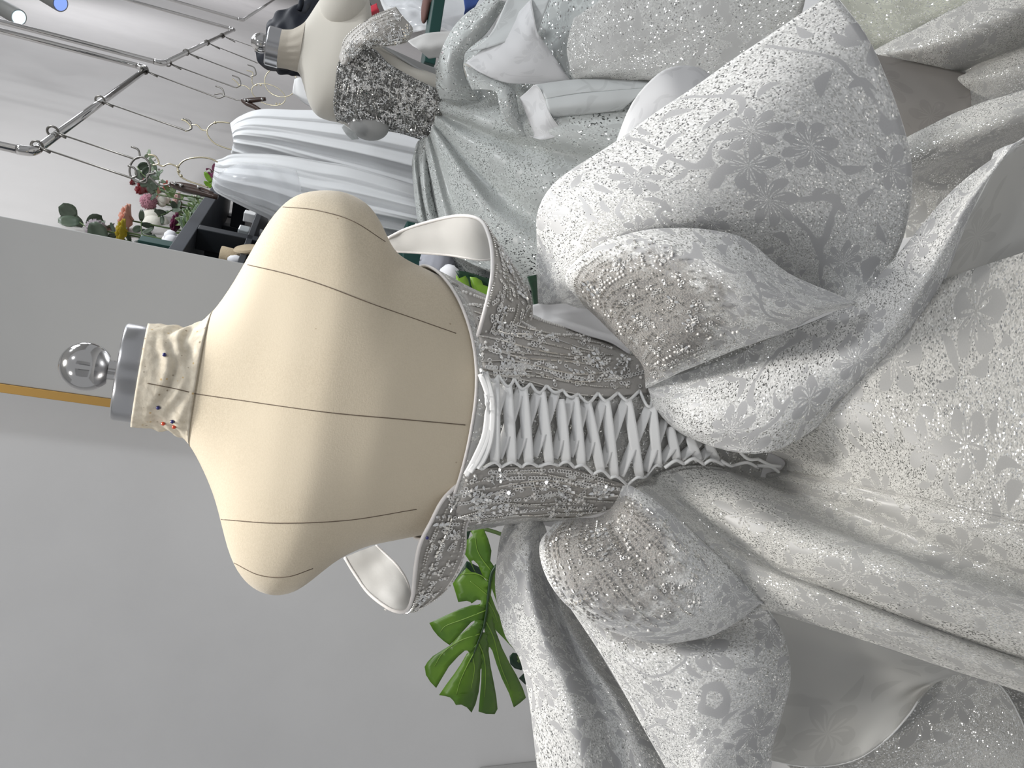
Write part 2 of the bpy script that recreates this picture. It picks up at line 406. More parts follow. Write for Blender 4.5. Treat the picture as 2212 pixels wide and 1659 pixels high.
M_cream = glitter('cream_sequin_cloth', lo=(.60, .61, .53), hi=(.80, .81, .72), matte=(.64, .65, .57), cell=380., fs=7., gfac=.14, rough=.15)
M_tulle = sheer('white_tulle', (.95, .96, .97), .97, tl=.22)
M_tulle2 = sheer('white_tulle_thin', (.93, .94, .96), .7, tl=.45)
M_mesh = plain('grey_net_lining', (.37, .37, .365), .6, bump=(300, .2))
M_bone = plain('boning_channel', (.46, .47, .475), .5)
M_vinyl = plain('black_padded_cloth', (.010, .012, .018), .55, spec=.2)
M_red = plain('red_cloth', (.55, .035, .06), .6)
M_plastic = sheer('clear_plastic_cover', (.92, .94, .97), .34, tl=.4, rough=.2)
M_navy = plain('blue_cloth', (.03, .07, .25), .6)
M_brown = plain('brown_cloth', (.17, .085, .07), .7)
M_dgreen = plain('dark_green_board', (.006, .05, .042), .5)
M_leaf = None
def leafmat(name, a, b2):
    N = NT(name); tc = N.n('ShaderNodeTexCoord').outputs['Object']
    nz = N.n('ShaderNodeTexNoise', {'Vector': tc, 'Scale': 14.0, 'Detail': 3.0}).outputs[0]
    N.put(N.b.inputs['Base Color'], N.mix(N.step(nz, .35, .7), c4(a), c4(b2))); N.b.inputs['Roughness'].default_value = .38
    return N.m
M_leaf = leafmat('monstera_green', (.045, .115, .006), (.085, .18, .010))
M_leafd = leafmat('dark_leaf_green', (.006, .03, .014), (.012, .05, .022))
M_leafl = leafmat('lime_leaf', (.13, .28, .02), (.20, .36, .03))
M_euca = leafmat('eucalyptus_green', (.05, .075, .05), (.10, .13, .09))
M_vein = plain('leaf_vein', (.14, .25, .03), .4)
M_veind = plain('dark_midrib', (.012, .04, .012), .4)

# ------------------------------------------------------------------ room
def struct(o): o['kind'] = 'structure'; return o
def quadwall(name, a, b, z0, z1, th, mat):
    a = np.array(a, float); b = np.array(b, float); d = b - a; L = np.linalg.norm(d); c = (a + b) / 2; n = np.array([-d[1], d[0]]) / L
    c = c + n * th / 2
    return struct(box(name, (c[0], c[1], (z0 + z1) / 2), (L / 2, th / 2, (z1 - z0) / 2), mat, None, tuple(d / L), bev=0))
HZ = 3.6
quadwall('wall_left', (-2.6, 1.66), (-.10, 1.66), 0, HZ, .08, M_wall2)
quadwall('wall_right', (-.10, 1.66), (6.1, 14.06), 0, HZ, .08, M_wall)
quadwall('wall_back', (6.1, 14.06), (11.5, 14.06), 0, HZ, .08, M_wall)
quadwall('wall_front_added', (-3.4, -2.4), (-.75, -2.4), 0, HZ, -.1, M_wall2)  # unseen wall pieces, added for dark bands in chrome and less fill
quadwall('wall_front_added', (.55, -2.4), (1.5, -2.4), 0, HZ, -.1, M_wall2)
struct(box('reflection_post_2', (-.75, -2.36, 1.3), (.05, .06, 1.3), M_black, None, bev=0)); struct(box('reflection_post_3', (.55, -2.36, 1.3), (.05, .06, 1.3), M_black, None, bev=0))  # unseen dark posts, added to reflect as bands in the metal
struct(box('floor', (4, 6.5, -.05), (7, 8, .05), M_floor, None, bev=0))
struct(box('ceiling', (4, 7.3, HZ + .05), (7, 7.0, .05), M_ceil, None, bev=0))
pt = thing('partition_panel', (.0, 1.5, 0), 'tall plain grey panel with a thin gold edge, standing behind the near dress form neck', 'panel')
X0, X1 = P(120, 845, 1.5)[0], P(240, 513, 1.5)[0]
box('board', ((X0 + X1) / 2, 1.515, 1.22), ((X1 - X0) / 2, .014, 1.22), M_panel, pt, bev=.0015)
box('edge_strip', (X0 - .0075, 1.514, 1.22), (.0075, .016, 1.22), M_gold, pt, bev=.001)
tp = [P(1040, 1664, 1.645), P(1330, 1632, 1.645), P(1330, 1760, 1.645), P(1040, 1760, 1.645)]
tp = tp + [q + np.array([0, .012, 0]) for q in tp]
struct(mesh('trim_1', tp, [(0, 1, 2, 3), (7, 6, 5, 4), (0, 4, 5, 1), (1, 5, 6, 2), (2, 6, 7, 3), (3, 7, 4, 0)], M_panel, None, smooth=False))

# ------------------------------------------------------------------ main mannequin
YA = .75
SR = [(300,706),(365,707),(415,711),(440,698),(475,660),(520,590),(560,510),(600,450),(640,421),(690,413),(740,416),(790,440),(822,485),(838,540),(870,562),(905,578),(950,600),(1000,628),(1075,662),(1150,692),(1240,722),(1350,750),(1450,720),(1560,640)]
SL = [(300,918),(370,925),(408,948),(440,1010),(470,1080),(490,1180),(510,1228),(545,1266),(590,1281),(640,1270),(680,1236),(725,1198),(780,1172),(890,1150),(960,1138),(1000,1130),(1100,1115),(1240,1110),(1340,1085),(1450,1110),(1560,1180)]
def sil(L):
    q = np.array([P(x, y, YA) for x, y in L]); i = np.argsort(q[:, 2]); return q[i, 2], q[i, 0]
zR, xR = sil(SR); zL, xL = sil(SL)
BZ = [.80, .90, 1.0, 1.05, 1.12, 1.20, 1.28, 1.33, 1.36, 1.385, 1.41, 1.43, 1.5]
BB = [.088, .084, .082, .084, .090, .100, .104, .098, .086, .072, .060, .050, .046]
def ringpar(z):
    r = np.interp(z, zR, xR); l = np.interp(z, zL, xL)
    return (r + l) / 2, (r - l) / 2, np.interp(z, BZ, BB)
def ringpts(z, n=96, off=0, ex=2.25):
    c, a, b = ringpar(z); t = np.linspace(0, 2 * np.pi, n, endpoint=False)
    cs, sn = np.cos(t), np.sin(t)
    X = c + (a + off) * np.sign(cs) * np.abs(cs) ** (2 / ex); Y = YA + (b + off) * np.sign(sn) * np.abs(sn) ** (2 / ex)
    return np.stack([X, Y, np.broadcast_to(z, X.shape)], 1)
def loft(zs, off=0, n=96):
    return np.array([ringpts(z, n, off) for z in zs])
def cap_faces(nr, n): return gridfaces(nr, n, True) + [tuple(range(n))[::-1], tuple((nr - 1) * n + j for j in range(n))]
zt = np.linspace(.86, 1.445, 150)
def smooth_rings(G, k=5):
    for _ in range(k):
        H = G.copy(); H[1:-1] = (G[:-2] + 2 * G[1:-1] + G[2:]) / 4; G = H
    return G
TG = smooth_rings(loft(zt), 6)
mq = thing('dress_form', (-.045, YA, 0), 'cream calico dress form seen from behind, with a steel neck cap, wearing the laced gown', 'mannequin')
body = mesh('torso', TG.reshape(-1, 3), cap_faces(len(zt), 96), M_calico, mq)
BV = BVHTree.FromPolygons([Vector(v) for v in TG.reshape(-1, 3)], cap_faces(len(zt), 96))
def hit(bv, x, y, off=0.0):
    d = Vector(ray(x, y)); r = bv.ray_cast(Vector(CC), d.normalized())
    if r[0] is None:
        r = bv.find_nearest(Vector(P(x, y, YA)))
    n = r[1]
    if n.dot(d) > 0: n = -n
    return np.array(r[0] + n * off)
def onbody(pts, bv, off, n=None):
    p = cr1(np.array(pts, float), n or 10 * len(pts)); return np.array([hit(bv, a, b, off) for a, b in p])
for s in ([(418,850),(500,862),(700,890),(860,905),(1005,918)],
          [(436,704),(424,745),(416,800),(411,848),(407,900),(405,940)],
          [(535,572),(620,592),(700,617),(800,655),(900,690),(985,720)],
          [(478,1122),(600,1130),(750,1124),(900,1100)],
          [(606,447),(680,454),(760,477),(832,522)],
          [(506,1216),(560,1242),(620,1246),(676,1228)]):
    tube('seam', onbody(s, BV, .0001), .00042, M_seam, mq, n=5)
# wrinkled neck cover, pins, cap and finial
ZT = P(316, 810, YA)[2]; zz = np.linspace(1.432, ZT, 26)
NG = loft(zz, .0022)
th = np.linspace(0, 2 * np.pi, 96, endpoint=False)
for k, z in enumerate(zz):
    u = (z - zz[0]) / (zz[-1] - zz[0]); am = math.sin(min(1, u * 1.15) * math.pi) ** .7
    w = .0011 * am * (np.sin(th * 3 + u * 9) + .9 * np.sin(u * 22 + 2.2 * np.sin(th * 4 + 1)) + .5 * np.sin(th * 9 + u * 14))
    c = NG[k].mean(0); d = NG[k] - c; d[:, 2] = 0; NG[k] += d / np.linalg.norm(d, axis=1, keepdims=True) * w[:, None]
    NG[k][:, 2] += (NG[k][:, 1] - YA) * .13 * u + .0055 * u
    NG[k][:, 2] += .0012 * np.sin(th * 5) * am
neckF = cap_faces(len(zz), 96)
nc = mesh('neck_cover', NG.reshape(-1, 3), neckF, M_calico2, mq)
nc['label'] = 'wrinkled, pin-marked calico neck cover'
BVN = BVHTree.FromPolygons([Vector(v) for v in NG.reshape(-1, 3)], neckF)
tube('seam', onbody([(318,828),(370,838),(408,847)], BVN, .0001), .0004, M_seam, mq, n=5)
M_pinb = plain('blue_pin', (.012, .012, .12), .2, coat=.5); M_pinr = plain('red_pin', (.6, .06, .02), .2, coat=.5)
for (x, y), mm in (((356,767), M_pinb), ((342,880), M_pinb), ((374,910), M_pinb), ((354,914), M_pinr), ((377,921), M_pinr)):
    o = ball('pin_head', hit(BVN, x, y, .0008), .00175, mm, mq, 10, 8)
    o['label'] = ('dark blue' if mm is M_pinb else 'red') + ' glass-headed pin'
cb = P(319, 811, YA) + np.array([0, 0, .006]); axv = P(187, 790, YA) - cb
capz = np.array([0, 0, 1.0])
capz = np.array([.0, -.13, 1.0]); capz /= np.linalg.norm(capz)
rc_ = .0432; hc = P(252, 801, YA)[2] - cb[2]
o = lathe('neck_cap', [(rc_ - .002, 0), (rc_, .0012), (rc_, hc - .003), (rc_ - .0012, hc - .001), (rc_ - .004, hc), (.004, hc)], cb - capz * .001, M_steel, mq, 64, axis=capz)
o['label'] = 'brushed steel neck cap'
bc = P(189, 790, YA)
lathe('finial_stem', [(.0088, 0), (.0088, .030)], cb + capz * (hc - .001), M_chrome, mq, 32, axis=capz)
R0 = .0213
prof = [(R0 * math.sin(t), -R0 * math.cos(t)) for t in np.linspace(.62, math.pi, 24)]
prof = prof[:-1] + [(.0003, R0)]
o = lathe('finial_ball', prof, cb + capz * (bc[2] - cb[2]), M_chrome, mq, 48, axis=capz); o['label'] = 'polished chrome ball on top of the neck'
lathe('stand_pole', [(.016, 0), (.016, .9)], (-.03, YA, .02), M_chrome, mq, 24)
lathe('stand_base', [(.16, 0), (.16, .012), (.15, .018), (.02, .024)], (-.03, YA, 0), M_steel, mq, 48)

# ------------------------------------------------------------------ main gown
gw = thing('wedding_gown', (-.03, YA - .02, 0), 'silver-white glitter gown with laced back and huge side bows on the near form', 'dress')
zside = .0
zc_b = hit(BV, 1022, 890)[2]; z_r = P(912, 580, YA)[2]; z_l = P(893, 1150, YA)[2]; z_f = 1.27
n = 96; tt = np.linspace(0, 2 * np.pi, n, endpoint=False)
ztop = np.where(np.sin(tt) < 0, 0, 0).astype(float)
for i, t in enumerate(tt):
    side = z_r if math.cos(t) > 0 else z_l
    k = abs(math.sin(t)) ** 1.3
    ztop[i] = side * (1 - k) + (zc_b if math.sin(t) < 0 else z_f) * k
BR = 40
BG = np.zeros((BR, n, 3))
for j in range(BR):
    for i in range(n):
        z = ztop[i] + (.87 - ztop[i]) * j / (BR - 1)
        k = np.searchsorted(zt, z); k = min(max(k, 1), len(zt) - 1); w = (z - zt[k - 1]) / (zt[k] - zt[k - 1])
        p = TG[k - 1, i] * (1 - w) + TG[k, i] * w
        c = np.array([ringpar(z)[0], YA, z]); d = p - c; d[2] = 0; d /= np.linalg.norm(d)
        BG[j, i] = p + d * .0035
bF = gridfaces(BR, n, True)
lu = .005
buv = np.stack([np.tile(np.arange(n) * .0068, BR), np.repeat(np.arange(BR) * .008, n)], 1)
bod = mesh('bodice', BG.reshape(-1, 3), bF, M_glitb, gw, uv=buv)
md = bod.modifiers.new('thickness', 'SOLIDIFY'); md.thickness = .0016; md.offset = 0
tube('neckline_piping', BG[0], .0015, M_thread, gw, n=6, closed=True)
BVB = BVHTree.FromPolygons([Vector(v) for v in BG.reshape(-1, 3)], bF)
def coons(top, bot, left, right, nv=40, nu=50):
    """pixel-traced outline draped over the bodice; top/bottom run left to right, left/right run top to bottom"""
    t_, b_ = cr1(np.array(top, float), nu), cr1(np.array(bot, float), nu); l_, r_ = cr1(np.array(left, float), nv), cr1(np.array(right, float), nv)
    u = np.linspace(0, 1, nu)[None, :, None]; v = np.linspace(0, 1, nv)[:, None, None]
    A = t_[None] * (1 - v) + b_[None] * v + l_[:, None] * (1 - u) + r_[:, None] * u
    A = A - (t_[0] * (1 - u) * (1 - v) + t_[-1] * u * (1 - v) + b_[0] * (1 - u) * v + b_[-1] * u * v)
    return A
def drape(name, A, bv, off, mat, parent, th=.0014):
    SEED[0] += 1
    G = np.array([[hit(bv, x, y, off) for x, y in r] for r in A])
    for _ in range(4):
        H = G.copy(); H[1:-1] = (G[:-2] + 2 * G[1:-1] + G[2:]) / 4; G = H.copy(); H = G.copy(); H[:, 1:-1] = (G[:, :-2] + 2 * G[:, 1:-1] + G[:, 2:]) / 4; G = H
    o = mesh(name, G.reshape(-1, 3), gridfaces(*G.shape[:2]), mat, parent, uv=guv(G, (SEED[0] * .3, .1)))
    md = o.modifiers.new('thickness', 'SOLIDIFY'); md.thickness = th; md.offset = 0
    return o, G

# bead templates: along x, normal z
def t_prism(l, r, k=6):
    V = []; F = []
    for e in (-1, 1):
        for j in range(k): V.append((e * l / 2, r * math.cos(6.2832 * j / k), r * math.sin(6.2832 * j / k)))
    for j in range(k): F.append((j, (j + 1) % k, k + (j + 1) % k, k + j))
    F.append(tuple(range(k))[::-1]); F.append(tuple(range(k, 2 * k)))
    return np.array(V), F
def t_ring(R, r, k=10, q=4):
    V = []; F = []
    for i in range(k):
        for j in range(q):
            a, b = 6.2832 * i / k, 6.2832 * j / q
            V.append(((R + r * math.cos(b)) * math.cos(a), (R + r * math.cos(b)) * math.sin(a), r * .55 * math.sin(b)))
            F.append((i * q + j, ((i + 1) % k) * q + j, ((i + 1) % k) * q + (j + 1) % q, i * q + (j + 1) % q))
    return np.array(V), F
def t_ball(r, k=7, q=5):
    V = []; F = []
    for i in range(q + 1):
        for j in range(k): V.append((r * math.sin(3.1416 * i / q) * math.cos(6.2832 * j / k), r * math.sin(3.1416 * i / q) * math.sin(6.2832 * j / k), r * math.cos(3.1416 * i / q)))
    return np.array(V), gridfaces(q + 1, k, True)
def t_marq(l, w, h):
    V = [(-l / 2, 0, 0), (-l / 5, -w / 2, 0), (l / 5, -w / 2, 0), (l / 2, 0, 0), (l / 5, w / 2, 0), (-l / 5, w / 2, 0), (-l / 5, 0, h), (l / 5, 0, h)]
    F = [(0, 1, 6), (1, 2, 7, 6), (2, 3, 7), (3, 4, 7), (4, 5, 6, 7), (5, 0, 6), (5, 4, 3, 2, 1, 0)]
    return np.array(V), F
TPL = [t_prism(.0034, .00085), t_ball(.0011), t_ring(.0016, .00062), t_marq(.0066, .0031, .0020), t_ball(.0016, 8, 6)]
TMAT = [0, 0, 3, 1, 2]
MB = [M_silver, M_crystal, M_pearl, M_sequin]
def beads(name, G, parent, lines=16, along='u', clusters=12, rings=60, rim=0.03, seed=0, rng_uv=(0, 1, 0, 1), fade=None, lift=.0014, drop=.12, N=None, size=1.0):
    """rows of seed and bugle beads running along the cloth, ring sequins and crystal sprays between them"""
    q = np.random.default_rng(seed + 11); N = gnormals(G) if N is None else N; nv, nu = G.shape[:2]
    if along == 'v': G = np.swapaxes(G, 0, 1); N = np.swapaxes(N, 0, 1); nv, nu = nu, nv
    u0, u1, v0, v1 = rng_uv
    def at(u, v):
        a = min(max(u, 0), 1) * (nu - 1); b = min(max(v, 0), 1) * (nv - 1); i = min(int(a), nu - 2); j = min(int(b), nv - 2); a -= i; b -= j
        g = lambda M: (M[j, i] * (1 - a) + M[j, i + 1] * a) * (1 - b) + (M[j + 1, i] * (1 - a) + M[j + 1, i + 1] * a) * b
        return g(G), g(N)
    inst = [[] for _ in TPL]
    def put(k, p, nn, dx):
        dx = dx - nn * (dx @ nn); l = np.linalg.norm(dx)
        if l < 1e-9: return
        dx = dx / l; inst[k].append(np.concatenate([p + nn * lift, dx, np.cross(nn, dx), nn]))
    L = np.linalg.norm(np.diff(G[nv // 2], axis=0), axis=1).sum()
    LV = np.linalg.norm(np.diff(G[:, nu // 2], axis=0), axis=1).sum()
    for k in range(lines):
        v = v0 + (v1 - v0) * (k + .5 + q.uniform(-.25, .25)) / lines; kind = q.choice([0, 1, 1, 0, 2, 4], p=[.34, .2, .14, .16, .1, .06])
        ph = q.uniform(0, 6.28); am = q.uniform(.2, .7) / lines; wl = q.uniform(.8, 2.2)
        u = u0 + q.uniform(0, .25) * (u1 - u0); ue = u1 - q.uniform(0, .22) * (u1 - u0)
        sp = {0: .0046, 1: .0029, 2: .0050, 4: .0044}[int(kind)]
        while u < ue:
            vv = v + am * math.sin(ph + u * wl * 6.28)
            p, nn = at(u, vv); p2, _ = at(min(u + .01, 1), v + am * math.sin(ph + (u + .01) * wl * 6.28))
            if q.random() > drop and (fade is None or q.random() < fade(u, vv)): put(int(kind), p, nn, p2 - p)
            u += sp / L
    for _ in range(rings):
        mu, mv = .008 / L, .008 / LV; u, v = q.uniform(u0 + mu, u1 - mu), q.uniform(v0 + mv, v1 - mv)
        if fade is not None and q.random() > fade(u, v): continue
        p, nn = at(u, v); a = q.uniform(0, 6.28); dx = np.array([math.cos(a), q.uniform(-.3, .3), math.sin(a)]); dx = dx - nn * (dx @ nn); dx /= np.linalg.norm(dx)
        for s in range(q.integers(1, 4)): put(int(q.choice([2, 2, 4])), p + dx * s * .0036, nn, dx)
    for _ in range(clusters):
        mu, mv = .016 / L, .016 / LV; u, v = q.uniform(u0 + mu, u1 - mu), q.uniform(v0 + mv, v1 - mv)
        if fade is not None and q.random() > fade(u, v): continue
        p, nn = at(u, v); e1 = np.cross(nn, [0, 1, .2]); e1 /= np.linalg.norm(e1); e2 = np.cross(nn, e1); b0 = q.uniform(0, 6.28)
        if q.random() < .55:
            for s in range(5):
                a = b0 + s * 1.2566; d = e1 * math.cos(a) + e2 * math.sin(a)
                put(2 if q.random() < .5 else 3, p + d * .0040, nn, d)
            put(4, p, nn, e1)
        else:
            for s in range(3):
                d = e1 * math.cos(b0) + e2 * math.sin(b0); sd = np.cross(nn, d)
                for g in (-1, 1): put(3, p + d * s * .0062 + sd * g * .0038, nn, d + sd * g * .45)
    V = []; F = []; MI = []; o = 0
    for k, lst in enumerate(inst):
        if not lst: continue
        A = np.array(lst); tv, tf = TPL[k]; tv = tv * size
        W = A[:, None, 0:3] + tv[None, :, 0, None] * A[:, None, 3:6] + tv[None, :, 1, None] * A[:, None, 6:9] + tv[None, :, 2, None] * A[:, None, 9:12]
        V.append(W.reshape(-1, 3)); m_ = len(tv)
        for i in range(len(lst)):
            b = o + i * m_; F += [tuple(b + c for c in fc) for fc in tf]
        MI += [TMAT[k]] * (len(lst) * len(tf)); o += len(lst) * m_
    ob = mesh(name, np.concatenate(V), F, None, parent, smooth=False, mats=MB, midx=MI)
    ob['kind'] = 'stuff'
    return ob

# embroidered back panels either side of the lacing
A = coons([(973,614),(1062,655),(1150,692),(1245,716),(1342,740)], [(1022,808),(1075,824),(1150,834),(1270,858),(1398,852)],
          [(973,614),(986,690),(1000,770),(1022,808)], [(1342,740),(1368,770),(1392,800),(1398,852)], 44, 70)
o, G = drape('embroidered_panel', A, BVB, .0022, M_embro, gw); o['label'] = 'beaded panel right of the lacing'
beads('beadwork', G, o, lines=13, clusters=24, rings=170, drop=.2, seed=1)
A = coons([(1000,1024),(1040,1010),(1120,1006),(1205,1004),(1275,1022),(1350,1044)], [(893,1150),(1000,1132),(1100,1115),(1180,1112),(1260,1110),(1335,1092)],
          [(1000,1024),(960,1070),(920,1125),(893,1150)], [(1350,1044),(1346,1060),(1340,1080),(1335,1092)], 40, 64)
o, G = drape('embroidered_panel', A, BVB, .0022, M_embro, gw); o['label'] = 'beaded panel left of the lacing'
beads('beadwork', G, o, lines=11, clusters=18, rings=120, seed=2, drop=.2)
# satin sides of the bodice where the bows spring from
patch('side_facing', [[(1146,660,.74),(1200,650,.745),(1262,655,.745),(1330,690,.735),(1380,730,.715)], [(1148,682,.728),(1200,676,.735),(1262,682,.735),(1330,712,.72),(1372,742,.70)], [(1150,694,.715),(1205,702,.705),(1262,722,.70),(1320,740,.695),(1360,765,.69)]], M_satin, gw, (10, 30), wr=.0006)
patch('side_facing', [[(1100,1108,.715),(1160,1106,.705),(1240,1102,.70),(1330,1085,.69)], [(1104,1119,.73),(1165,1130,.73),(1220,1140,.72),(1300,1125,.70)]], M_satin, gw, (10, 30), wr=.0006)

# off-shoulder straps
def strap(outer, inner, lab, seed, split):
    """rows of (x, y, Y) for the neck-side edge and for the lower edge, from the back seam round the arm to the front"""
    C = np.array([[P(*a), P(*[(u + v) / 2 for u, v in zip(a, b)]), P(*b)] for a, b in zip(outer, inner)])
    n_ = cr1(C[:, 1], len(C)) ; G = cr1(np.swapaxes(C, 0, 1), 9)
    G = np.swapaxes(cr1(np.swapaxes(G, 0, 1), 80), 0, 1)
    N = gnormals(G); vv = np.linspace(-1, 1, 9)[:, None, None]
    o = mesh('shoulder_strap', G.reshape(-1, 3), gridfaces(*G.shape[:2]), M_embro, gw, uv=guv(G)); o['label'] = lab
    # satin lining on the arm side: the surface nearer to the arm axis
    ax = G.reshape(-1, 3).mean(0); Nl = np.cross(np.gradient(G, axis=1), np.gradient(G, axis=0)); Nl /= np.linalg.norm(Nl, axis=2, keepdims=True) + 1e-9
    if np.einsum('ijk,ijk->', Nl, ax - G) < 0: Nl = -Nl
    GL = G + Nl * .0022
    uvl = guv(GL).reshape(GL.shape[:2] + (2,)); GL[1:-1] += (Nl * (wave(uvl[..., 0] * 16, uvl[..., 1] * 16, seed) * .0012)[..., None])[1:-1]
    mesh('lining', GL.reshape(-1, 3), gridfaces(*G.shape[:2]), M_lining, o)
    tube('piping', G[0] + Nl[0] * .0011, .0019, M_thread, o, n=8); tube('piping', G[-1] + Nl[-1] * .0011, .0016, M_thread, o, n=8)
    k = int(80 * split)
    # beads face outwards
    Gb = G - Nl * .0006
    beads('beadwork', Gb, o, lines=8, clusters=18, rings=90, drop=.2, seed=seed, lift=.0008, N=-Nl)
strap([(1012,782,.672),(1028,742,.664),(1044,690,.656),(1060,625,.664),(1066,570,.690),(1060,515,.725),(1040,475,.76),(1000,465,.80),(945,474,.835),(880,494,.86),(838,514,.87)],
      [(1085,800,.690),(1100,765,.684),(1130,722,.684),(1150,680,.700),(1140,630,.725),(1110,580,.755),(1085,555,.785),(1040,560,.815),(970,550,.845),(900,545,.865),(846,542,.875)],
      'beaded off-shoulder strap on the right, satin lining showing', 21, .55)
strap([(1062,1020,.664),(1010,1036,.660),(962,1076,.658),(932,1130,.664),(908,1180,.672),(898,1240,.69),(893,1290,.715),(878,1322,.745),(845,1318,.78),(800,1285,.81),(770,1245,.83),(745,1205,.845)],
      [(1063,1076,.672),(1030,1108,.674),(1008,1135,.68),(1004,1190,.695),(985,1240,.71),(955,1282,.73),(920,1308,.755),(890,1316,.78),(880,1262,.805),(862,1228,.82),(840,1205,.835),(812,1180,.85)],
      'beaded off-shoulder strap on the left, satin lining showing', 31, .6)
o = ball('pin_head', P(923, 1162, .66), .0016, M_pinb, gw, 10, 8); o['label'] = 'dark blue pin head in the left strap'

# lacing
def ribbon(a, b, w, lift, arch=.003, curve=0):
    (x0, y0), (x1, y1) = a, b
    p0, p1 = hit(BVB, x0, y0, lift), hit(BVB, x1, y1, lift); nn = CC - (p0 + p1) / 2; nn /= np.linalg.norm(nn)
    pm = hit(BVB, (x0 + x1) / 2, (y0 + y1) / 2, lift); sag = max(0, (pm - (p0 + p1) / 2) @ nn)
    k = 12; d = p1 - p0; d /= np.linalg.norm(d); s = np.cross(nn, d); V = []
    for i in range(k):
        t = i / (k - 1); c = p0 * (1 - t) + p1 * t + nn * ((sag + arch) * 4 * t * (1 - t)) + s * curve * 4 * t * (1 - t)
        ww = w / 2 * (.82 + .18 * math.sin(math.pi * t) ** .5); cup = .00015
        for e, h in ((-1, 0), (-.5, cup), (0, cup * .6), (.5, cup), (1, 0)): V.append(c + s * ww * e + nn * h)
    o = mesh('lacing_ribbon', V, gridfaces(k, 5), M_ribbon, gw)
    md = o.modifiers.new('thickness', 'SOLIDIFY'); md.thickness = .0007
    return o
q0 = lambda x, y: (1000 + x / 3.16, 750 + y / 3.16)
UND = [((265,262),(112,760)), ((375,290),(228,745)), ((500,302),(340,745)), ((618,312),(468,735)), ((722,345),(608,745)), ((818,385),(712,735)),
       ((940,368),(815,760)), ((1092,368),(935,800)), ((1255,410),(1060,860)), ((1360,500),(1225,830)), ((1480,590),(1335,765)), ((1600,640),(1470,745)), ((1690,665),(1600,750))]
OVR = [((195,222),(200,772)), ((282,265),(316,770)), ((388,290),(431,775)), ((510,310),(572,778)), ((640,360),(686,768)), ((738,345),(790,790)),
       ((822,380),(922,828)), ((950,372),(1015,862)), ((1100,370),(1185,865)), ((1268,405),(1306,790)), ((1390,540),(1440,755)), ((1520,600),(1590,762)), ((1645,645),(1712,768))]
for a, b in UND: ribbon(q0(*a), q0(*b), .0094, .0046, .0016)
for a, b in OVR: ribbon(q0(*a), q0(*b), .0100, .0064, .0016, curve=.0)
for cx, pts in enumerate(([(78,190),(135,330),(150,440),(130,600),(60,760),(8,852)], [(100,190),(150,320),(168,450),(150,600),(90,740),(30,830)], [(128,180),(170,330),(180,470),(165,620),(120,740),(75,800)])):
    c = cr1(np.array([hit(BVB, *q0(*q), .006 + .001 * cx) for q in pts]), 22); nn = CC - c.mean(0); nn /= np.linalg.norm(nn)
    T = np.gradient(c, axis=0); T /= np.linalg.norm(T, axis=1, keepdims=True); s = np.cross(nn, T); V = []
    for i in range(len(c)):
        for e, h in ((-1, 0), (-.5, .0006), (0, .0002), (.5, .0006), (1, 0)): V.append(c[i] + s[i] * .0024 * e + nn * h)
    o = mesh('lacing_ribbon', V, gridfaces(len(c), 5), M_ribbon, gw); md = o.modifiers.new('thickness', 'SOLIDIFY'); md.thickness = .0007
def loop(pts, off=.0046, r=.00150):
    tube('lacing_loop', cr1(np.array([hit(BVB, *q0(*q), off + (.002 if 0 < i < len(pts) - 1 else 0)) for i, q in enumerate(pts)]), 14), r, M_ribbon, gw, n=8)
RA = [(5,90),(110,158),(228,200),(335,224),(445,254),(555,268),(665,298),(770,325),(905,320),(1040,318),(1190,306),(1275,345)]
RB = [(92,192),(185,232),(285,266),(385,286),(495,310),(605,312),(712,342),(828,378),(950,368),(1095,366),(1245,404)]
for i, b in enumerate(RB): loop([RA[i], (b[0] - 16, b[1] - 2), (b[0] + 16, b[1] + 2), RA[i + 1]])
LA = [(10,862),(118,818),(247,804),(388,804),(497,800),(637,794),(746,808),(872,852),(992,878),(1106,922),(1232,866),(1340,790)]
LB = [(72,800),(196,772),(316,770),(432,775),(572,777),(686,767),(790,790),(922,826),(1018,862),(1182,866),(1304,790)]
for i, b in enumerate(LB): loop([LA[i], (b[0] - 18, b[1] + 2), (b[0] + 18, b[1] + 2), LA[i + 1]])
for pts in ([(1335,790),(1400,742),(1470,765)], [(1470,765),(1530,730),(1605,770)], [(1600,770),(1650,740),(1735,775)], [(1715,742),(1770,775),(1805,778)], [(1805,778),(1890,757),(1965,792)], [(1968,782),(2050,790),(2115,832)], [(1850,698),(1900,738),(1975,742)], [(1972,742),(2050,780),(2125,790)]):
    loop(pts, .012, .0017)

# bows, tails and skirt
def applique(G, parent, seed, ext, v0, v1):
    """beaded net sewn over the gathered end of a bow loop, with a scalloped outer edge"""
    N = gnormals(G); nv, nu = G.shape[:2]; q = np.random.default_rng(seed); ph = q.uniform(0, 6.28, 3); nv2, nu2 = 60, 40; V = []
    for j in range(nv2):
        t = j / (nv2 - 1); v = (v0 + (v1 - v0) * t) * (nv - 1); e = ext * (.75 + .45 * math.sin(math.pi * t))
        for i in range(nu2):
            a = i / (nu2 - 1) * e * (nu - 1); i0 = min(int(a), nu - 2); j0 = min(int(v), nv - 2); fa, fb = a - i0, v - j0
            g = lambda M: (M[j0, i0] * (1 - fa) + M[j0, i0 + 1] * fa) * (1 - fb) + (M[j0 + 1, i0] * (1 - fa) + M[j0 + 1, i0 + 1] * fa) * fb
            V.append(g(G) + g(N) * .0013)
    mesh('applique', V, gridfaces(nv2, nu2), M_applique, parent, uv=[(i / (nu2 - 1), j / (nv2 - 1)) for j in range(nv2) for i in range(nu2)])
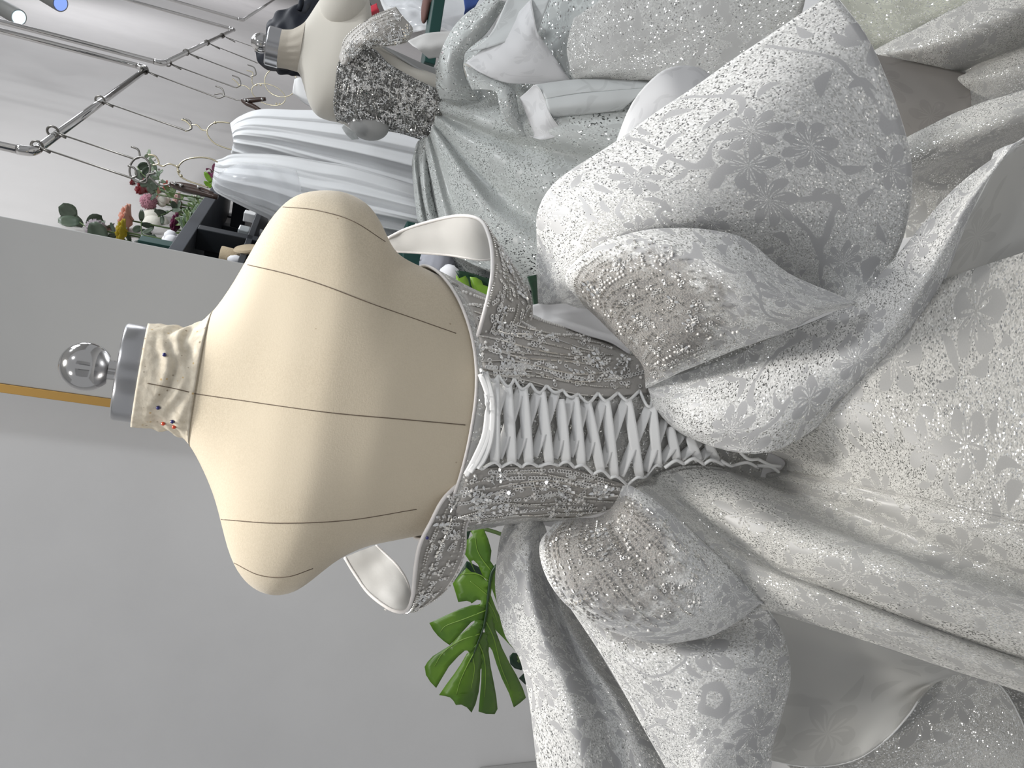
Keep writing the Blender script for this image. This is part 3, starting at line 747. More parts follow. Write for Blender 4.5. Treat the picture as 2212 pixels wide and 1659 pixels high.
A_bow, G = patch('bow_loop', [
 [(1165,655,.72),(1160,560,.705),(1180,420,.69),(1330,308,.68),(1560,150,.67),(1800,-15,.66)],
 [(1190,655,.705),(1215,575,.665),(1280,460,.635),(1420,360,.615),(1640,230,.605),(1884,112,.62)],
 [(1210,655,.695),(1260,590,.65),(1360,510,.615),(1510,430,.59),(1720,340,.585),(1964,330,.61)],
 [(1225,655,.69),(1300,610,.655),(1420,560,.63),(1580,520,.605),(1760,470,.595),(1958,480,.605)],
 [(1240,660,.69),(1330,640,.68),(1470,620,.665),(1640,590,.645),(1780,580,.62),(1908,598,.605)],
 [(1250,665,.69),(1350,670,.69),(1500,660,.68),(1660,640,.665),(1790,650,.635),(1850,655,.59)]], M_glitw, gw, (70, 80), wr=.0022, ws=5, hem='tlr')
A_bow['label'] = 'large outer bow loop on the right'
B_bow, GB = patch('bow_loop', [
 [(1250,650,.69),(1225,600,.66),(1260,552,.635),(1350,508,.61),(1470,494,.59),(1600,516,.575),(1700,588,.565),(1850,654,.57)],
 [(1300,690,.67),(1290,630,.63),(1340,590,.60),(1430,560,.575),(1530,560,.56),(1630,585,.55),(1730,630,.55),(1848,656,.56)],
 [(1350,740,.655),(1360,690,.62),(1420,650,.59),(1500,630,.565),(1590,630,.55),(1680,640,.545),(1760,655,.545),(1846,657,.56)],
 [(1390,790,.65),(1420,760,.62),(1480,720,.59),(1560,700,.57),(1640,690,.555),(1720,680,.55),(1780,672,.55),(1843,658,.56)],
 [(1397,836,.66),(1450,812,.63),(1530,778,.61),(1600,750,.59),(1680,718,.575),(1740,695,.57),(1790,675,.565),(1840,658,.565)]], M_glitw, gw, (60, 80), wr=.0018, ws=7, hem='tb')
B_bow['label'] = 'small front bow loop on the right with beaded gathers'
applique(GB, B_bow, 5, .50, .05, .96)
beads('beadwork', GB, B_bow, lines=34, clusters=10, rings=130, size=.82, seed=5, rng_uv=(.02, .56, .06, .97), fade=lambda u, v: max(.05, 1.15 - 2.0 * u), lift=.0016, drop=.2)
o, G = patch('bow_loop', [
 [(1320,335,.76),(1365,225,.77),(1420,165,.775),(1475,142,.78),(1528,158,.775),(1570,210,.76)],
 [(1335,345,.735),(1395,270,.74),(1445,225,.74),(1490,215,.735),(1535,230,.73),(1570,250,.73)],
 [(1360,380,.71),(1430,330,.71),(1480,310,.71),(1520,300,.71),(1560,290,.71),(1590,290,.71)]], M_organza2, gw, (30, 40), wr=.002, hem='t')
o['label'] = 'white organza loop behind the large right loop'
o, G = patch('bow_tail', [
 [(1400,830,.665),(1530,790,.64),(1680,725,.62),(1830,662,.60),(1930,560,.59),(2060,410,.57),(2220,290,.55)],
 [(1400,838,.66),(1530,830,.62),(1690,770,.595),(1840,700,.58),(1960,590,.565),(2080,430,.56),(2215,298,.55)],
 [(1402,846,.655),(1520,880,.61),(1690,840,.575),(1860,750,.56),(1990,610,.55),(2100,430,.55),(2190,310,.55)],
 [(1408,860,.655),(1500,930,.62),(1690,910,.575),(1880,790,.56),(2000,640,.555),(2100,450,.56),(2170,320,.555)],
 [(1415,878,.66),(1490,945,.64),(1665,974,.595),(1860,845,.575),(1985,720,.57),(2070,520,.575),(2150,330,.565)]], M_glitw, gw, (50, 80), wr=.0015, hem='b')
o['label'] = 'long right bow tail crossing the top of the skirt'
o, G = patch('bow_tail_reverse', [[(2166,334,.60),(2225,306,.605),(2300,282,.61)], [(2085,480,.59),(2180,440,.615),(2300,400,.61)], [(2035,605,.60),(2120,578,.605),(2300,520,.59)]], M_organza, gw, (24, 24))
o['label'] = 'smooth grey reverse side of the right tail'
sk = [
 [(1500,800,.70),(1750,740,.62),(2000,620,.57),(2290,520,.53)],
 [(1500,860,.675),(1760,820,.595),(2000,760,.54),(2290,690,.49)],
 [(1530,930,.665),(1790,900,.575),(2020,880,.51),(2290,850,.46)],
 [(1680,985,.655),(1850,985,.57),(2040,1000,.50),(2290,1010,.445)],
 [(1690,1012,.655),(1870,1052,.575),(2040,1088,.505),(2290,1150,.45)],
 [(1660,1022,.662),(1860,1080,.575),(2040,1130,.507),(2290,1205,.453)],
 [(1640,1028,.67),(1840,1112,.592),(2020,1178,.522),(2290,1268,.464)],
 [(1590,1010,.675),(1790,1135,.592),(1980,1205,.523),(2290,1305,.464)],
 [(1540,1004,.67),(1740,1128,.575),(1940,1208,.505),(2290,1325,.445)],
 [(1480,1006,.665),(1690,1140,.565),(1910,1235,.50),(2290,1365,.445)],
 [(1430,1020,.665),(1650,1170,.574),(1890,1278,.511),(2290,1415,.452)],
 [(1400,1036,.675),(1620,1196,.592),(1860,1300,.532),(2290,1450,.472)],
 [(1385,1046,.67),(1600,1204,.585),(1850,1312,.523),(2290,1466,.464)],
 [(1375,1052,.67),(1590,1240,.585),(1845,1345,.525),(2290,1495,.465)],
 [(1372,1056,.68),(1580,1275,.61),(1840,1372,.55),(2290,1520,.50)],
 [(1380,1060,.72),(1600,1275,.66),(1850,1362,.61),(2290,1500,.57)]]
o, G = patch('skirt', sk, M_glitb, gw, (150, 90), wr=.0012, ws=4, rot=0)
o['label'] = 'pleated glitter skirt below the lacing'
tube('skirt_seam', cr1(np.array([P(1700,1017,.649),P(1870,1053,.5705),P(2040,1089,.5005),P(2290,1151,.4455)]), 30), .0005, plain('skirt_seam_thread', (.42, .41, .39), .8), o, n=5)
o, G = patch('bow_loop', [
 [(1345,1050,.66),(1372,1056,.645),(1450,1110,.62),(1550,1205,.595),(1620,1265,.585),(1660,1305,.58)],
 [(1335,1075,.655),(1380,1110,.62),(1460,1180,.585),(1540,1250,.57),(1600,1290,.57),(1648,1303,.575)],
 [(1320,1100,.655),(1350,1170,.61),(1430,1250,.575),(1510,1310,.565),(1570,1330,.57),(1640,1303,.58)],
 [(1290,1120,.66),(1290,1190,.61),(1360,1290,.58),(1450,1350,.575),(1530,1362,.58),(1600,1335,.585)],
 [(1240,1125,.67),(1210,1180,.63),(1250,1290,.60),(1340,1355,.595),(1430,1386,.595),(1540,1370,.595)],
 [(1200,1130,.68),(1167,1180,.65),(1190,1265,.63),(1260,1332,.615),(1380,1378,.61),(1460,1388,.605)]], M_glitw, gw, (60, 70), wr=.0018, ws=7, hem='tb')
o['label'] = 'front bow loop on the left with beaded gathers'
applique(G, o, 6, .50, .14, .93)
beads('beadwork', G, o, lines=34, clusters=6, rings=90, size=.82, seed=6, rng_uv=(.03, .66, .12, .97), fade=lambda u, v: max(.0, min(1, 1.2 - 1.7 * u)), lift=.0016, drop=.15)
o, G = patch('bow_tail', [
 [(1645,1298,.60),(1690,1370,.60),(1705,1460,.60),(1688,1540,.60),(1664,1620,.60),(1660,1740,.60)],
 [(1560,1340,.62),(1600,1400,.59),(1630,1480,.58),(1620,1560,.58),(1590,1640,.58),(1590,1740,.58)],
 [(1420,1360,.63),(1470,1410,.60),(1520,1500,.585),(1530,1580,.585),(1520,1650,.58),(1520,1740,.58)],
 [(1300,1330,.65),(1360,1420,.62),(1420,1510,.61),(1460,1590,.60),(1480,1660,.60),(1490,1740,.60)],
 [(1225,1300,.66),(1290,1400,.645),(1345,1490,.63),(1395,1580,.62),(1440,1660,.62),(1485,1750,.62)]], M_glitw, gw, (50, 60), wr=.0018, ws=6, hem='tb')
o['label'] = 'hanging left bow tail below the beaded loop'
o, G = patch('bow_loop', [
 [(1100,1113,.74),(1080,1170,.74),(1073,1270,.73),(1090,1370,.72),(1125,1430,.72),(1150,1550,.71),(1172,1740,.71)],
 [(1125,1114,.72),(1108,1180,.71),(1112,1280,.69),(1135,1380,.68),(1165,1450,.68),(1195,1560,.67),(1225,1740,.67)],
 [(1150,1117,.71),(1140,1185,.69),(1150,1285,.67),(1180,1385,.66),(1215,1460,.66),(1250,1565,.65),(1285,1740,.65)],
 [(1165,1122,.715),(1165,1200,.70),(1185,1300,.695),(1225,1400,.685),(1270,1475,.68),(1310,1575,.67),(1350,1740,.67)],
 [(1176,1135,.72),(1188,1215,.70),(1215,1320,.69),(1265,1415,.675),(1320,1495,.665),(1370,1590,.66),(1420,1740,.65)],
 [(1180,1145,.73),(1200,1225,.72),(1245,1335,.71),(1310,1435,.695),(1370,1535,.685),(1430,1620,.675),(1500,1760,.67)]], M_glitw, gw, (60, 70), wr=.002, ws=6, hem='t')
o['label'] = 'back bow loop hanging down on the left'
o, G = patch('underskirt_flap', [
 [(1600,1285,.66),(1780,1340,.63),(1920,1400,.60),(2060,1438,.575),(2130,1452,.56)],
 [(1620,1400,.685),(1780,1430,.665),(1910,1450,.64),(2010,1462,.605),(2070,1456,.59)],
 [(1640,1520,.685),(1770,1540,.665),(1880,1530,.645),(1970,1500,.625),(2016,1476,.61)],
 [(1650,1640,.67),(1750,1656,.65),(1850,1640,.635),(1940,1575,.62),(1985,1510,.61)]], M_organza, gw, (40, 60), wr=.002, hem='b')
o['label'] = 'smooth grey organza flap left of the skirt'
o, G = patch('underskirt_flap', [
 [(1975,1480,.65),(2040,1456,.615),(2110,1452,.595),(2175,1500,.585),(2235,1630,.58),(2270,1760,.58)],
 [(1900,1500,.665),(1990,1530,.64),(2070,1550,.62),(2140,1590,.605),(2200,1680,.60),(2230,1770,.60)],
 [(1780,1570,.69),(1900,1640,.665),(2000,1680,.645),(2080,1700,.63),(2150,1740,.62),(2190,1780,.62)],
 [(1640,1600,.70),(1760,1700,.68),(1880,1760,.67),(2000,1800,.66),(2080,1800,.65),(2150,1810,.65)]], M_glitb, gw, (40, 50), wr=.002, hem='t')
o['label'] = 'glitter flap at the lower left of the skirt'
o, G = patch('skirt', [[(2040,1425,.66),(2160,1450,.62),(2300,1500,.58)], [(2090,1490,.68),(2190,1540,.64),(2300,1600,.60)], [(2130,1560,.70),(2220,1640,.67),(2320,1720,.63)]], M_glitb, gw, (24, 30), wr=.002)
# right-hand skirt folds beyond the bow
rows = [
 [(1872,118,.93),(1985,58,.89),(2105,-2,.85),(2300,-95,.80)],
 [(1890,126,.92),(2000,100,.86),(2110,62,.82),(2300,-20,.77)],
 [(1915,138,.94),(2020,145,.89),(2120,120,.86),(2300,48,.82)],
 [(1960,150,.96),(2060,158,.90),(2150,128,.86),(2300,75,.82)],
 [(1990,165,.94),(2075,175,.87),(2160,158,.83),(2300,115,.78)],
 [(2000,215,.95),(2085,232,.90),(2160,212,.86),(2300,170,.82)],
 [(1860,280,.98),(1990,290,.96),(2110,230,.92),(2300,190,.88)]]
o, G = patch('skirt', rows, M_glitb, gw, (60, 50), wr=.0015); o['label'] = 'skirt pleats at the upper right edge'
patch('shade_tinted_overlay', [[(1850,95,.90),(1890,118,.90),(1985,135,.89),(2075,158,.88),(2092,168,.88)], [(1880,180,.88),(1930,195,.87),(2000,205,.865),(2070,215,.86),(2096,220,.86)], [(1920,300,.87),(1970,300,.86),(2030,275,.85),(2075,250,.85),(2100,236,.85)]], M_sheershade, gw, (24, 30))  # sheer layer whose dark tint paints in the shade between the pleats
rows = [
 [(1900,330,.80),(2040,256,.76),(2150,213,.73),(2300,170,.70)],
 [(1920,350,.765),(2050,290,.72),(2160,250,.69),(2300,210,.66)],
 [(1935,385,.77),(2060,330,.725),(2170,285,.695),(2300,245,.665)],
 [(1945,400,.81),(2065,350,.77),(2175,305,.74),(2300,265,.71)],
 [(1950,460,.83),(2060,410,.80),(2170,370,.77),(2300,320,.74)],
 [(1960,620,.84),(2060,560,.80),(2170,500,.78),(2300,450,.75)]]
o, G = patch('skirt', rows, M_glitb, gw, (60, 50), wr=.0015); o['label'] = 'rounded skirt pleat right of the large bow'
# full underskirt closing the gown all round
zz = np.linspace(1.0, .02, 30); V = []
for z in zz:
    u = (1.0 - z) / .98
    for t in np.linspace(0, 2 * np.pi, 96, endpoint=False):
        r = .085 + .40 * u ** .75; r *= 1 + .035 * u * math.sin(t * 13) ; V.append((-.01 + r * math.cos(t) * 1.0, YA + .05 + r * .85 * math.sin(t), z))
mesh('underskirt', V, gridfaces(30, 96, True), M_satin, gw)

# ------------------------------------------------------------------ second dress form and its gown
YB = 1.86
SR2 = [(604,70),(632,71),(650,62),(663,50),(678,22),(693,-2),(715,-22),(750,-30),(790,-12),(800,20),(800,90),(830,118),(880,150),(945,172),(1000,140)]
SL2 = [(594,140),(624,143),(648,151),(657,187),(669,229),(687,250),(711,258),(738,262),(760,275),(800,276),(830,276),(880,284),(915,296),(945,294),(1000,320)]
def loft2(SR_, SL_, Y, bz, z0, z1, k, ex=2.2, off=0, nn=64):
    q = np.array([P(x, y, Y) for x, y in SR_]); i = np.argsort(q[:, 2]); zr, xr = q[i, 2], q[i, 0]
    q = np.array([P(x, y, Y) for x, y in SL_]); i = np.argsort(q[:, 2]); zl, xl = q[i, 2], q[i, 0]
    G = []
    for z in np.linspace(z0, z1, k):
        r, l = np.interp(z, zr, xr), np.interp(z, zl, xl); c, a = (r + l) / 2, (r - l) / 2; b = np.interp(z, bz[0], bz[1])
        t = np.linspace(0, 2 * np.pi, nn, endpoint=False); cs, sn = np.cos(t), np.sin(t)
        G.append(np.stack([c + (a + off) * np.sign(cs) * np.abs(cs) ** (2 / ex), Y + (b + off) * np.sign(sn) * np.abs(sn) ** (2 / ex), np.full(nn, z)], 1))
    return smooth_rings(np.array(G), 3)
c2 = P(592, 104, YB)
mq2 = thing('dress_form', (P(930, 230, YB)[0], YB, 0), 'smaller calico dress form farther back, wearing the crystal-bodice gown', 'mannequin')
zt2 = P(604, 104, YB)[2]
G = loft2(SR2, SL2, YB, ([.9,1.05,1.15,1.3,1.36,1.42,1.46,1.5], [.10,.085,.10,.11,.09,.06,.046,.044]), .92, zt2, 100)
mesh('torso', G.reshape(-1, 3), cap_faces(100, 64), M_calico3, mq2)
BV2 = BVHTree.FromPolygons([Vector(v) for v in G.reshape(-1, 3)], cap_faces(100, 64))
q_ = [P(604, 104, YB)[2], P(652, 104, YB)[2]]
NG2 = loft2(SR2, SL2, YB, ([.9,1.05,1.15,1.3,1.36,1.42,1.46,1.5], [.10,.085,.10,.11,.09,.06,.046,.044]), q_[1], q_[0], 20, off=.002)
for k in range(20):
    u = k / 19; t_ = np.linspace(0, 2 * np.pi, 64, endpoint=False); c_ = NG2[k].mean(0); d_ = NG2[k] - c_; d_[:, 2] = 0
    NG2[k] += d_ / np.linalg.norm(d_, axis=1, keepdims=True) * (.0022 * math.sin(math.pi * u) * np.sin(t_ * 14 + 2 * np.sin(t_ * 3)) * (1 - u))[:, None]
mesh('neck_cover', NG2.reshape(-1, 3), gridfaces(20, 64, True), plain('neck_calico', (.44, .40, .34), .9, bump=(300, .3)), mq2)
# round arm caps
p = P(742, 12, YB - .07); ball('arm_cap', p, .052, M_calico3, mq2, 24, 16, (1, .75, 1))
p = P(796, 268, YB - .02); ball('arm_cap', p, .046, M_mesh, mq2, 24, 16, (.8, .8, 1.05))
cbb = P(603, 105, YB); r2 = .0425
lathe('neck_cap', [(r2 - .002, 0), (r2, .001), (r2, .027), (r2 - .004, .030), (.004, .030)], cbb - np.array([0, 0, .002]), M_steel, mq2, 48)
lathe('finial_stem', [(.011, 0), (.011, .02)], cbb + np.array([0, 0, .027]), M_chrome, mq2, 24)
pr2 = [(R0 * math.sin(t), -R0 * math.cos(t)) for t in np.linspace(.62, math.pi - .01, 16)]
lathe('finial_ball', pr2, P(563, 93, YB), M_chrome, mq2, 32)
lathe('stand_pole', [(.016, 0), (.016, .95)], (P(930, 230, YB)[0], YB, .02), M_chrome, mq2, 20)
lathe('stand_base', [(.16, 0), (.16, .012), (.02, .024)], (P(930, 230, YB)[0], YB, 0), M_steel, mq2, 40)
g2 = thing('wedding_gown', (P(930, 230, YB)[0], YB - .05, 0), 'sequinned silver gown with a crystal bodice, on the farther dress form', 'dress')
zb0, zb1 = P(948, 232, YB)[2], P(722, 250, YB)[2]
SRb = [(800,90),(815,118),(860,150),(945,175),(1000,150)]; SLb = [(722,262),(745,274),(770,276),(830,277),(880,286),(915,298),(945,294),(1000,320)]
# crystal bodice: front surface draped over the form
A = coons([(728,258),(722,200),(732,140),(738,110),(770,92)], [(940,292),(948,268),(946,240),(948,215),(942,190)],
          [(728,258),(742,274),(790,277),(835,276),(880,287),(915,298),(940,292)], [(770,92),(800,112),(840,140),(880,166),(912,182),(942,190)], 44, 36)
A = np.swapaxes(coons([(728,258),(742,275),(790,277),(835,276),(880,286),(915,297),(944,290)], [(775,88),(800,106),(830,135),(870,160),(910,180),(946,196)],
          [(728,258),(721,225),(726,180),(735,130),(775,88)], [(944,290),(949,268),(948,240),(949,218),(946,196)], 36, 44), 0, 1)
o, Gc = drape('crystal_bodice', A, BV2, .006, M_cryst, g2, .002)
o['label'] = 'bodice crusted with crystals'
beads('beadwork', Gc, o, lines=30, clusters=150, rings=160, seed=41, lift=.002)
zz_ = [(785,84,YB-.09),(820,96,YB-.06),(870,118,YB-.03),(915,138,YB),(950,150,YB+.02)]
patch('sheer_side_panel', [zz_, [(795,100,YB-.105),(830,118,YB-.085),(870,142,YB-.075),(910,162,YB-.065),(948,178,YB-.06)], [(806,112,YB-.112),(840,140,YB-.10),(875,163,YB-.096),(912,184,YB-.095),(950,204,YB-.09)]], M_mesh, g2, (16, 24), wr=.0005)
for s in ([(826,100,YB-.09),(860,122,YB-.075),(905,150,YB-.07),(945,170,YB-.065)], [(838,142,YB-.108),(875,166,YB-.104),(910,184,YB-.10),(946,206,YB-.097)]):
    tube('boning', cr1(np.array([P(*q) for q in s]), 20), .003, M_bone, g2, n=8)
o, Gs = patch('shoulder_strap', [[(732,125,YB-.10),(748,82,YB-.12),(790,46,YB-.15),(830,24,YB-.14),(855,15,YB-.12)],
    [(745,140,YB-.12),(765,105,YB-.15),(805,70,YB-.18),(845,48,YB-.17),(872,38,YB-.15)],
    [(790,100,YB-.12),(800,92,YB-.15),(830,86,YB-.18),(865,75,YB-.17),(892,64,YB-.15)],
    [(792,104,YB-.11),(808,100,YB-.13),(840,98,YB-.15),(860,95,YB-.15),(880,90,YB-.14)]], M_embro, g2, (24, 36), wr=.001)
o['label'] = 'beaded off-shoulder sleeve'
beads('beadwork', Gs, o, lines=18, clusters=60, rings=70, seed=42, lift=.002)
patch('shoulder_strap', [[(742,268,YB-.09),(765,285,YB-.09),(775,300,YB-.06)], [(738,274,YB-.07),(748,290,YB-.06),(760,302,YB-.03)]], M_seqs, g2, (10, 16))
# full sequin skirt
rows = [
 [(950,140,1.90),(1090,60,1.84),(1290,-40,1.72),(1800,-160,1.5)],
 [(946,165,1.84),(1100,130,1.74),(1290,70,1.62),(1700,-10,1.45)],
 [(945,185,1.80),(1100,180,1.70),(1290,140,1.58),(1690,80,1.42)],
 [(944,205,1.79),(1095,215,1.70),(1280,215,1.60),(1680,200,1.46)],
 [(943,222,1.77),(1085,250,1.66),(1270,270,1.55),(1660,300,1.40)],
 [(942,232,1.77),(1082,278,1.66),(1262,312,1.56),(1650,380,1.42)],
 [(941,242,1.79),(1078,300,1.70),(1255,345,1.60),(1640,430,1.46)],
 [(940,252,1.77),(1070,330,1.65),(1235,395,1.55),(1620,500,1.42)],
 [(938,262,1.78),(1058,362,1.67),(1215,445,1.57),(1590,570,1.45)],
 [(936,270,1.79),(1045,395,1.71),(1190,490,1.62),(1500,620,1.52)],
 [(934,276,1.77),(1030,415,1.66),(1160,530,1.57),(1440,660,1.48)],
 [(931,283,1.78),(1010,440,1.68),(1120,560,1.60),(1380,700,1.52)],
 [(928,290,1.81),(990,465,1.73),(1070,580,1.67),(1300,700,1.60)],
 [(922,296,1.80),(965,470,1.72),(1000,560,1.68),(1190,604,1.62)],
 [(918,300,1.82),(950,470,1.76),(964,548,1.73),(1168,606,1.66)],
 [(914,302,1.86),(944,480,1.82),(968,596,1.78),(1160,610,1.72)]]
o, G = patch('skirt', rows, M_seq, g2, (130, 90), wr=.004, ws=3, rot=0)
o['label'] = 'gathered sequin skirt'
patch('side_drape', [[(930,290,1.86),(930,360,1.83),(935,430,1.80),(962,500,1.78)], [(918,298,1.84),(916,370,1.80),(922,440,1.77),(940,500,1.76)], [(908,302,1.86),(903,350,1.83),(910,420,1.81),(925,492,1.80)],
    [(900,308,1.86),(895,350,1.82),(903,420,1.80),(912,486,1.79)], [(897,318,1.9),(890,352,1.88),(897,420,1.87),(903,478,1.86)]], M_seq, g2, (30, 40), wr=.003, rot=.3)
o, G = patch('skirt_front', [[(1240,40,1.60),(1330,-20,1.56),(1500,-120,1.5),(1720,-180,1.42)], [(1225,100,1.585),(1330,70,1.535),(1520,20,1.46),(1740,-30,1.38)], [(1230,140,1.58),(1340,125,1.53),(1510,100,1.46),(1730,40,1.38)], [(1240,168,1.59),(1340,160,1.54),(1500,165,1.47),(1720,130,1.39)], [(1250,178,1.63),(1340,176,1.58),(1500,185,1.51),(1700,180,1.43)]], M_seqd, g2, (40, 50), wr=.003)
o['label'] = 'grey finely sequinned skirt panel'
# wrapped bands and flaps of the draped waist
o, G = patch('draped_band', [[(1062,-8,1.72),(1010,28,1.71),(968,76,1.71),(946,128,1.715),(941,175,1.72),(950,214,1.74)],
    [(1078,0,1.68),(1032,48,1.665),(988,92,1.66),(968,133,1.665),(970,178,1.68),(985,216,1.71)],
    [(1096,4,1.70),(1052,70,1.68),(1010,106,1.67),(1000,134,1.68),(1009,176,1.69),(1035,218,1.72)]], M_seq, g2, (24, 50), wr=.003, hem='b')
o['label'] = 'wide sequinned band swirling round the waist'
patch('draped_band', [[(1100,-10,1.66),(1140,-10,1.65),(1200,-30,1.64)], [(1060,75,1.65),(1120,45,1.635),(1180,20,1.62)], [(1012,112,1.655),(1080,95,1.63),(1160,75,1.62)]], M_seqs, g2, (16, 24), wr=.002, hem='l')
o, G = patch('draped_flap', [[(1147,-2,1.64),(1100,48,1.645),(1052,98,1.65),(1006,136,1.66)], [(1152,30,1.61),(1125,85,1.61),(1080,130,1.625),(1040,158,1.64)], [(1160,68,1.60),(1160,110,1.60),(1130,155,1.61),(1090,178,1.63)], [(1180,100,1.605),(1200,135,1.60),(1205,170,1.605),(1150,182,1.62)], [(1200,130,1.61),(1216,155,1.605),(1233,179,1.605),(1180,183,1.615)]], M_organza2, g2, (30, 36), wr=.002, hem='tl')
o['label'] = 'pointed white flap with scroll pattern'
patch('draped_band', [[(1002,140,1.655),(1050,162,1.65),(1090,178,1.645),(1112,200,1.64),(1121,245,1.64),(1140,290,1.65)], [(1010,168,1.65),(1048,178,1.635),(1080,190,1.625),(1098,212,1.61),(1108,250,1.61),(1136,293,1.63)], [(1020,194,1.655),(1050,194,1.635),(1072,200,1.625),(1078,225,1.61),(1092,262,1.61),(1130,296,1.63)]], M_seq, g2, (20, 46), wr=.001, hem='t')
o, G = patch('draped_band', [[(1152,184,1.59),(1164,190,1.585),(1178,218,1.58),(1190,250,1.575),(1208,278,1.58),(1200,294,1.585),(1172,302,1.60)], [(1140,196,1.605),(1150,205,1.60),(1162,230,1.595),(1172,262,1.59),(1184,284,1.59),(1178,296,1.595),(1160,300,1.605)], [(1122,212,1.63),(1128,225,1.625),(1136,245,1.62),(1146,272,1.615),(1154,290,1.61),(1150,296,1.615),(1142,293,1.62)]], M_organza2, g2, (20, 50), wr=.001, hem='t')
o['label'] = 'white curled band edge'
patch('draped_band', [[(1155,184,1.60),(1240,172,1.585),(1330,172,1.56),(1410,175,1.54)], [(1170,200,1.585),(1250,186,1.565),(1330,184,1.54),(1402,182,1.52)], [(1178,214,1.58),(1250,202,1.56),(1325,196,1.535),(1396,190,1.515)]], M_seqs, g2, (16, 40), wr=.001, hem='t')
patch('draped_band', [[(1178,214,1.575),(1250,203,1.555),(1325,196,1.53),(1396,190,1.51)], [(1184,236,1.57),(1250,228,1.55),(1320,222,1.53),(1370,214,1.515)], [(1192,252,1.585),(1240,248,1.57),(1300,242,1.55),(1345,236,1.535)]], M_seqs, g2, (16, 40), wr=.001, hem='b')
zz = np.linspace(1.04, .02, 24); V = []
for z in zz:
    u = (1.04 - z) / 1.02; cx = P(940, 235, YB)[0] + .05 * u
    for t in np.linspace(0, 2 * np.pi, 64, endpoint=False): V.append((cx + (.075 + .26 * u ** .7) * math.cos(t), YB + .05 + (.075 + .20 * u ** .7) * math.sin(t), z))
mesh('underskirt', V, gridfaces(24, 64, True), M_seqs, g2)
g3 = thing('wedding_gown', P(1900, 20, 1.25) * np.array([1, 1, 0]), 'cream sequinned gown just showing above the large bow at the upper right', 'dress')
patch('skirt', [[(1740,-90,1.30),(1900,-110,1.28),(2050,-130,1.26),(2250,-160,1.22)], [(1790,-20,1.22),(1900,-30,1.2),(2010,-50,1.18),(2180,-70,1.15)], [(1830,50,1.2),(1920,40,1.18),(2010,10,1.16),(2150,-30,1.13)], [(1850,95,1.2),(1930,88,1.18),(2010,48,1.17),(2120,8,1.14)], [(1866,118,1.25),(1930,104,1.23),(2005,66,1.22),(2110,16,1.19)]], M_cream, g3, (40, 50), wr=.004, ws=5)

# ------------------------------------------------------------------ garment rail along the long wall, its arms and hangers
ZRL = 1.95
RU = np.array([.46, .888, 0])
def railpt(x, y): return PZ(x, y, ZRL)
M_rail = M_chrome
def rail(name, a, b, label, two=True, r=.0095):
    pa, pb = railpt(*a), railpt(*b); up = np.array([0, 0, 1.0]); d = pb - pa; d /= np.linalg.norm(d)
    t = thing(name, (pa + pb) / 2 * np.array([1, 1, 0]) + np.array([0, 0, ZRL]), label, 'clothes rail', 'chrome clothes rails hung from the ceiling')
    tube('crossbar', [pa + d * .03, pb - d * .03], r, M_rail, t, n=16)
    for e, s in ((pa, 1), (pb, -1)):
        k = [e + d * s * .03, e + d * s * .012 + up * .004, e + up * .012 + d * s * .004, e + up * .03]
        tube('elbow', cr1(np.array(k), 10), r * 1.15, M_rail, t, n=16)
        tube('upright', [e + up * .03, e + up * (HZ - ZRL - .002)], r, M_rail, t, n=16)
    return t
rail('clothes_rail', (70, 330), (318, 148), 'nearest chrome clothes rail, its long bar slanting at the left of the room')
rail('clothes_rail', (352, 138), (506, 64), 'middle chrome clothes rail between the near and the far one')
rail('clothes_rail', (524, 44), (610, -12), 'farthest chrome clothes rail by the upper edge')
def dep(p): return (p - CC) @ FW
HK = [((80,316),(283,384),'rail arm nearest the flowers'), ((114,284),(290,343),'rail arm passing over the red flowers'), ((216,217),(402,282),'rail arm above the veil hanger'),
      ((312,152),(472,212),'rail arm next to the first rail elbow'), ((363,136),(508,189),'rail arm holding the double gold ring'), ((402,113),(541,166),'rail arm right of the dark clip hanger'),
      ((447,92),(556,136),'rail arm behind the steel neck cap'), ((480,77),(600,120),'rail arm behind the black padded garment')]
HEND = []
for i, (a, b, lab) in enumerate(HK):
    pa = railpt(*a); d = dep(pa); pb = CC + ray(*b) * d
    t = thing('rail_arm', pa, 'thin steel ' + lab, 'hook', 'steel arms clamped on the clothes rails')
    rr_ = .0024
    e1 = CC + ray(b[0] + 12, b[1] - 6) * d; e2 = CC + ray(b[0] + 8, b[1] - 20) * d; e3 = CC + ray(b[0] - 6, b[1] - 26) * d
    pc = pb - (pb - pa) / np.linalg.norm(pb - pa) * .012
    tube('arm_rod', np.concatenate([[pa + (pb - pa) * .03], cr1(np.array([pc, pb, (pb + e1) / 2 + .003 * (pb - pa) / np.linalg.norm(pb - pa), e1, e2, e3]), 18)]), rr_, M_rod, t, n=8)
    ax = railpt(a[0] + 10, a[1] - 7) - pa; ax /= np.linalg.norm(ax)
    w = np.linspace(0, 2 * np.pi, 20, endpoint=False); n1 = np.cross(ax, [0, 0, 1]); n1 /= np.linalg.norm(n1); n2 = np.cross(ax, n1)
    tube('clamp', [pa + (n1 * math.cos(q) + n2 * math.sin(q)) * .0118 for q in w], .0028, M_rod, t, n=6, closed=True)
    q = CC + ray(a[0] + 20, a[1] + 12) * d
    tube('stub', [CC + ray(a[0] + 9, a[1] + 4) * d, CC + ray(a[0] + 28, a[1] + 14) * d], .0026, M_rod, t, n=8)
    HEND.append(d)
def wire(name, pxs, d, r, mat, parent, closed=False, k=None):
    p = np.array([CC + ray(x, y) * d for x, y in pxs])
    if closed: p = cr1(np.concatenate([p[-2:], p, p[:2]]), 8 * len(pxs) + 25)[:]; 
    else: p = cr1(p, k or 8 * len(pxs))
    return tube(name, p, r, mat, parent, n=8)
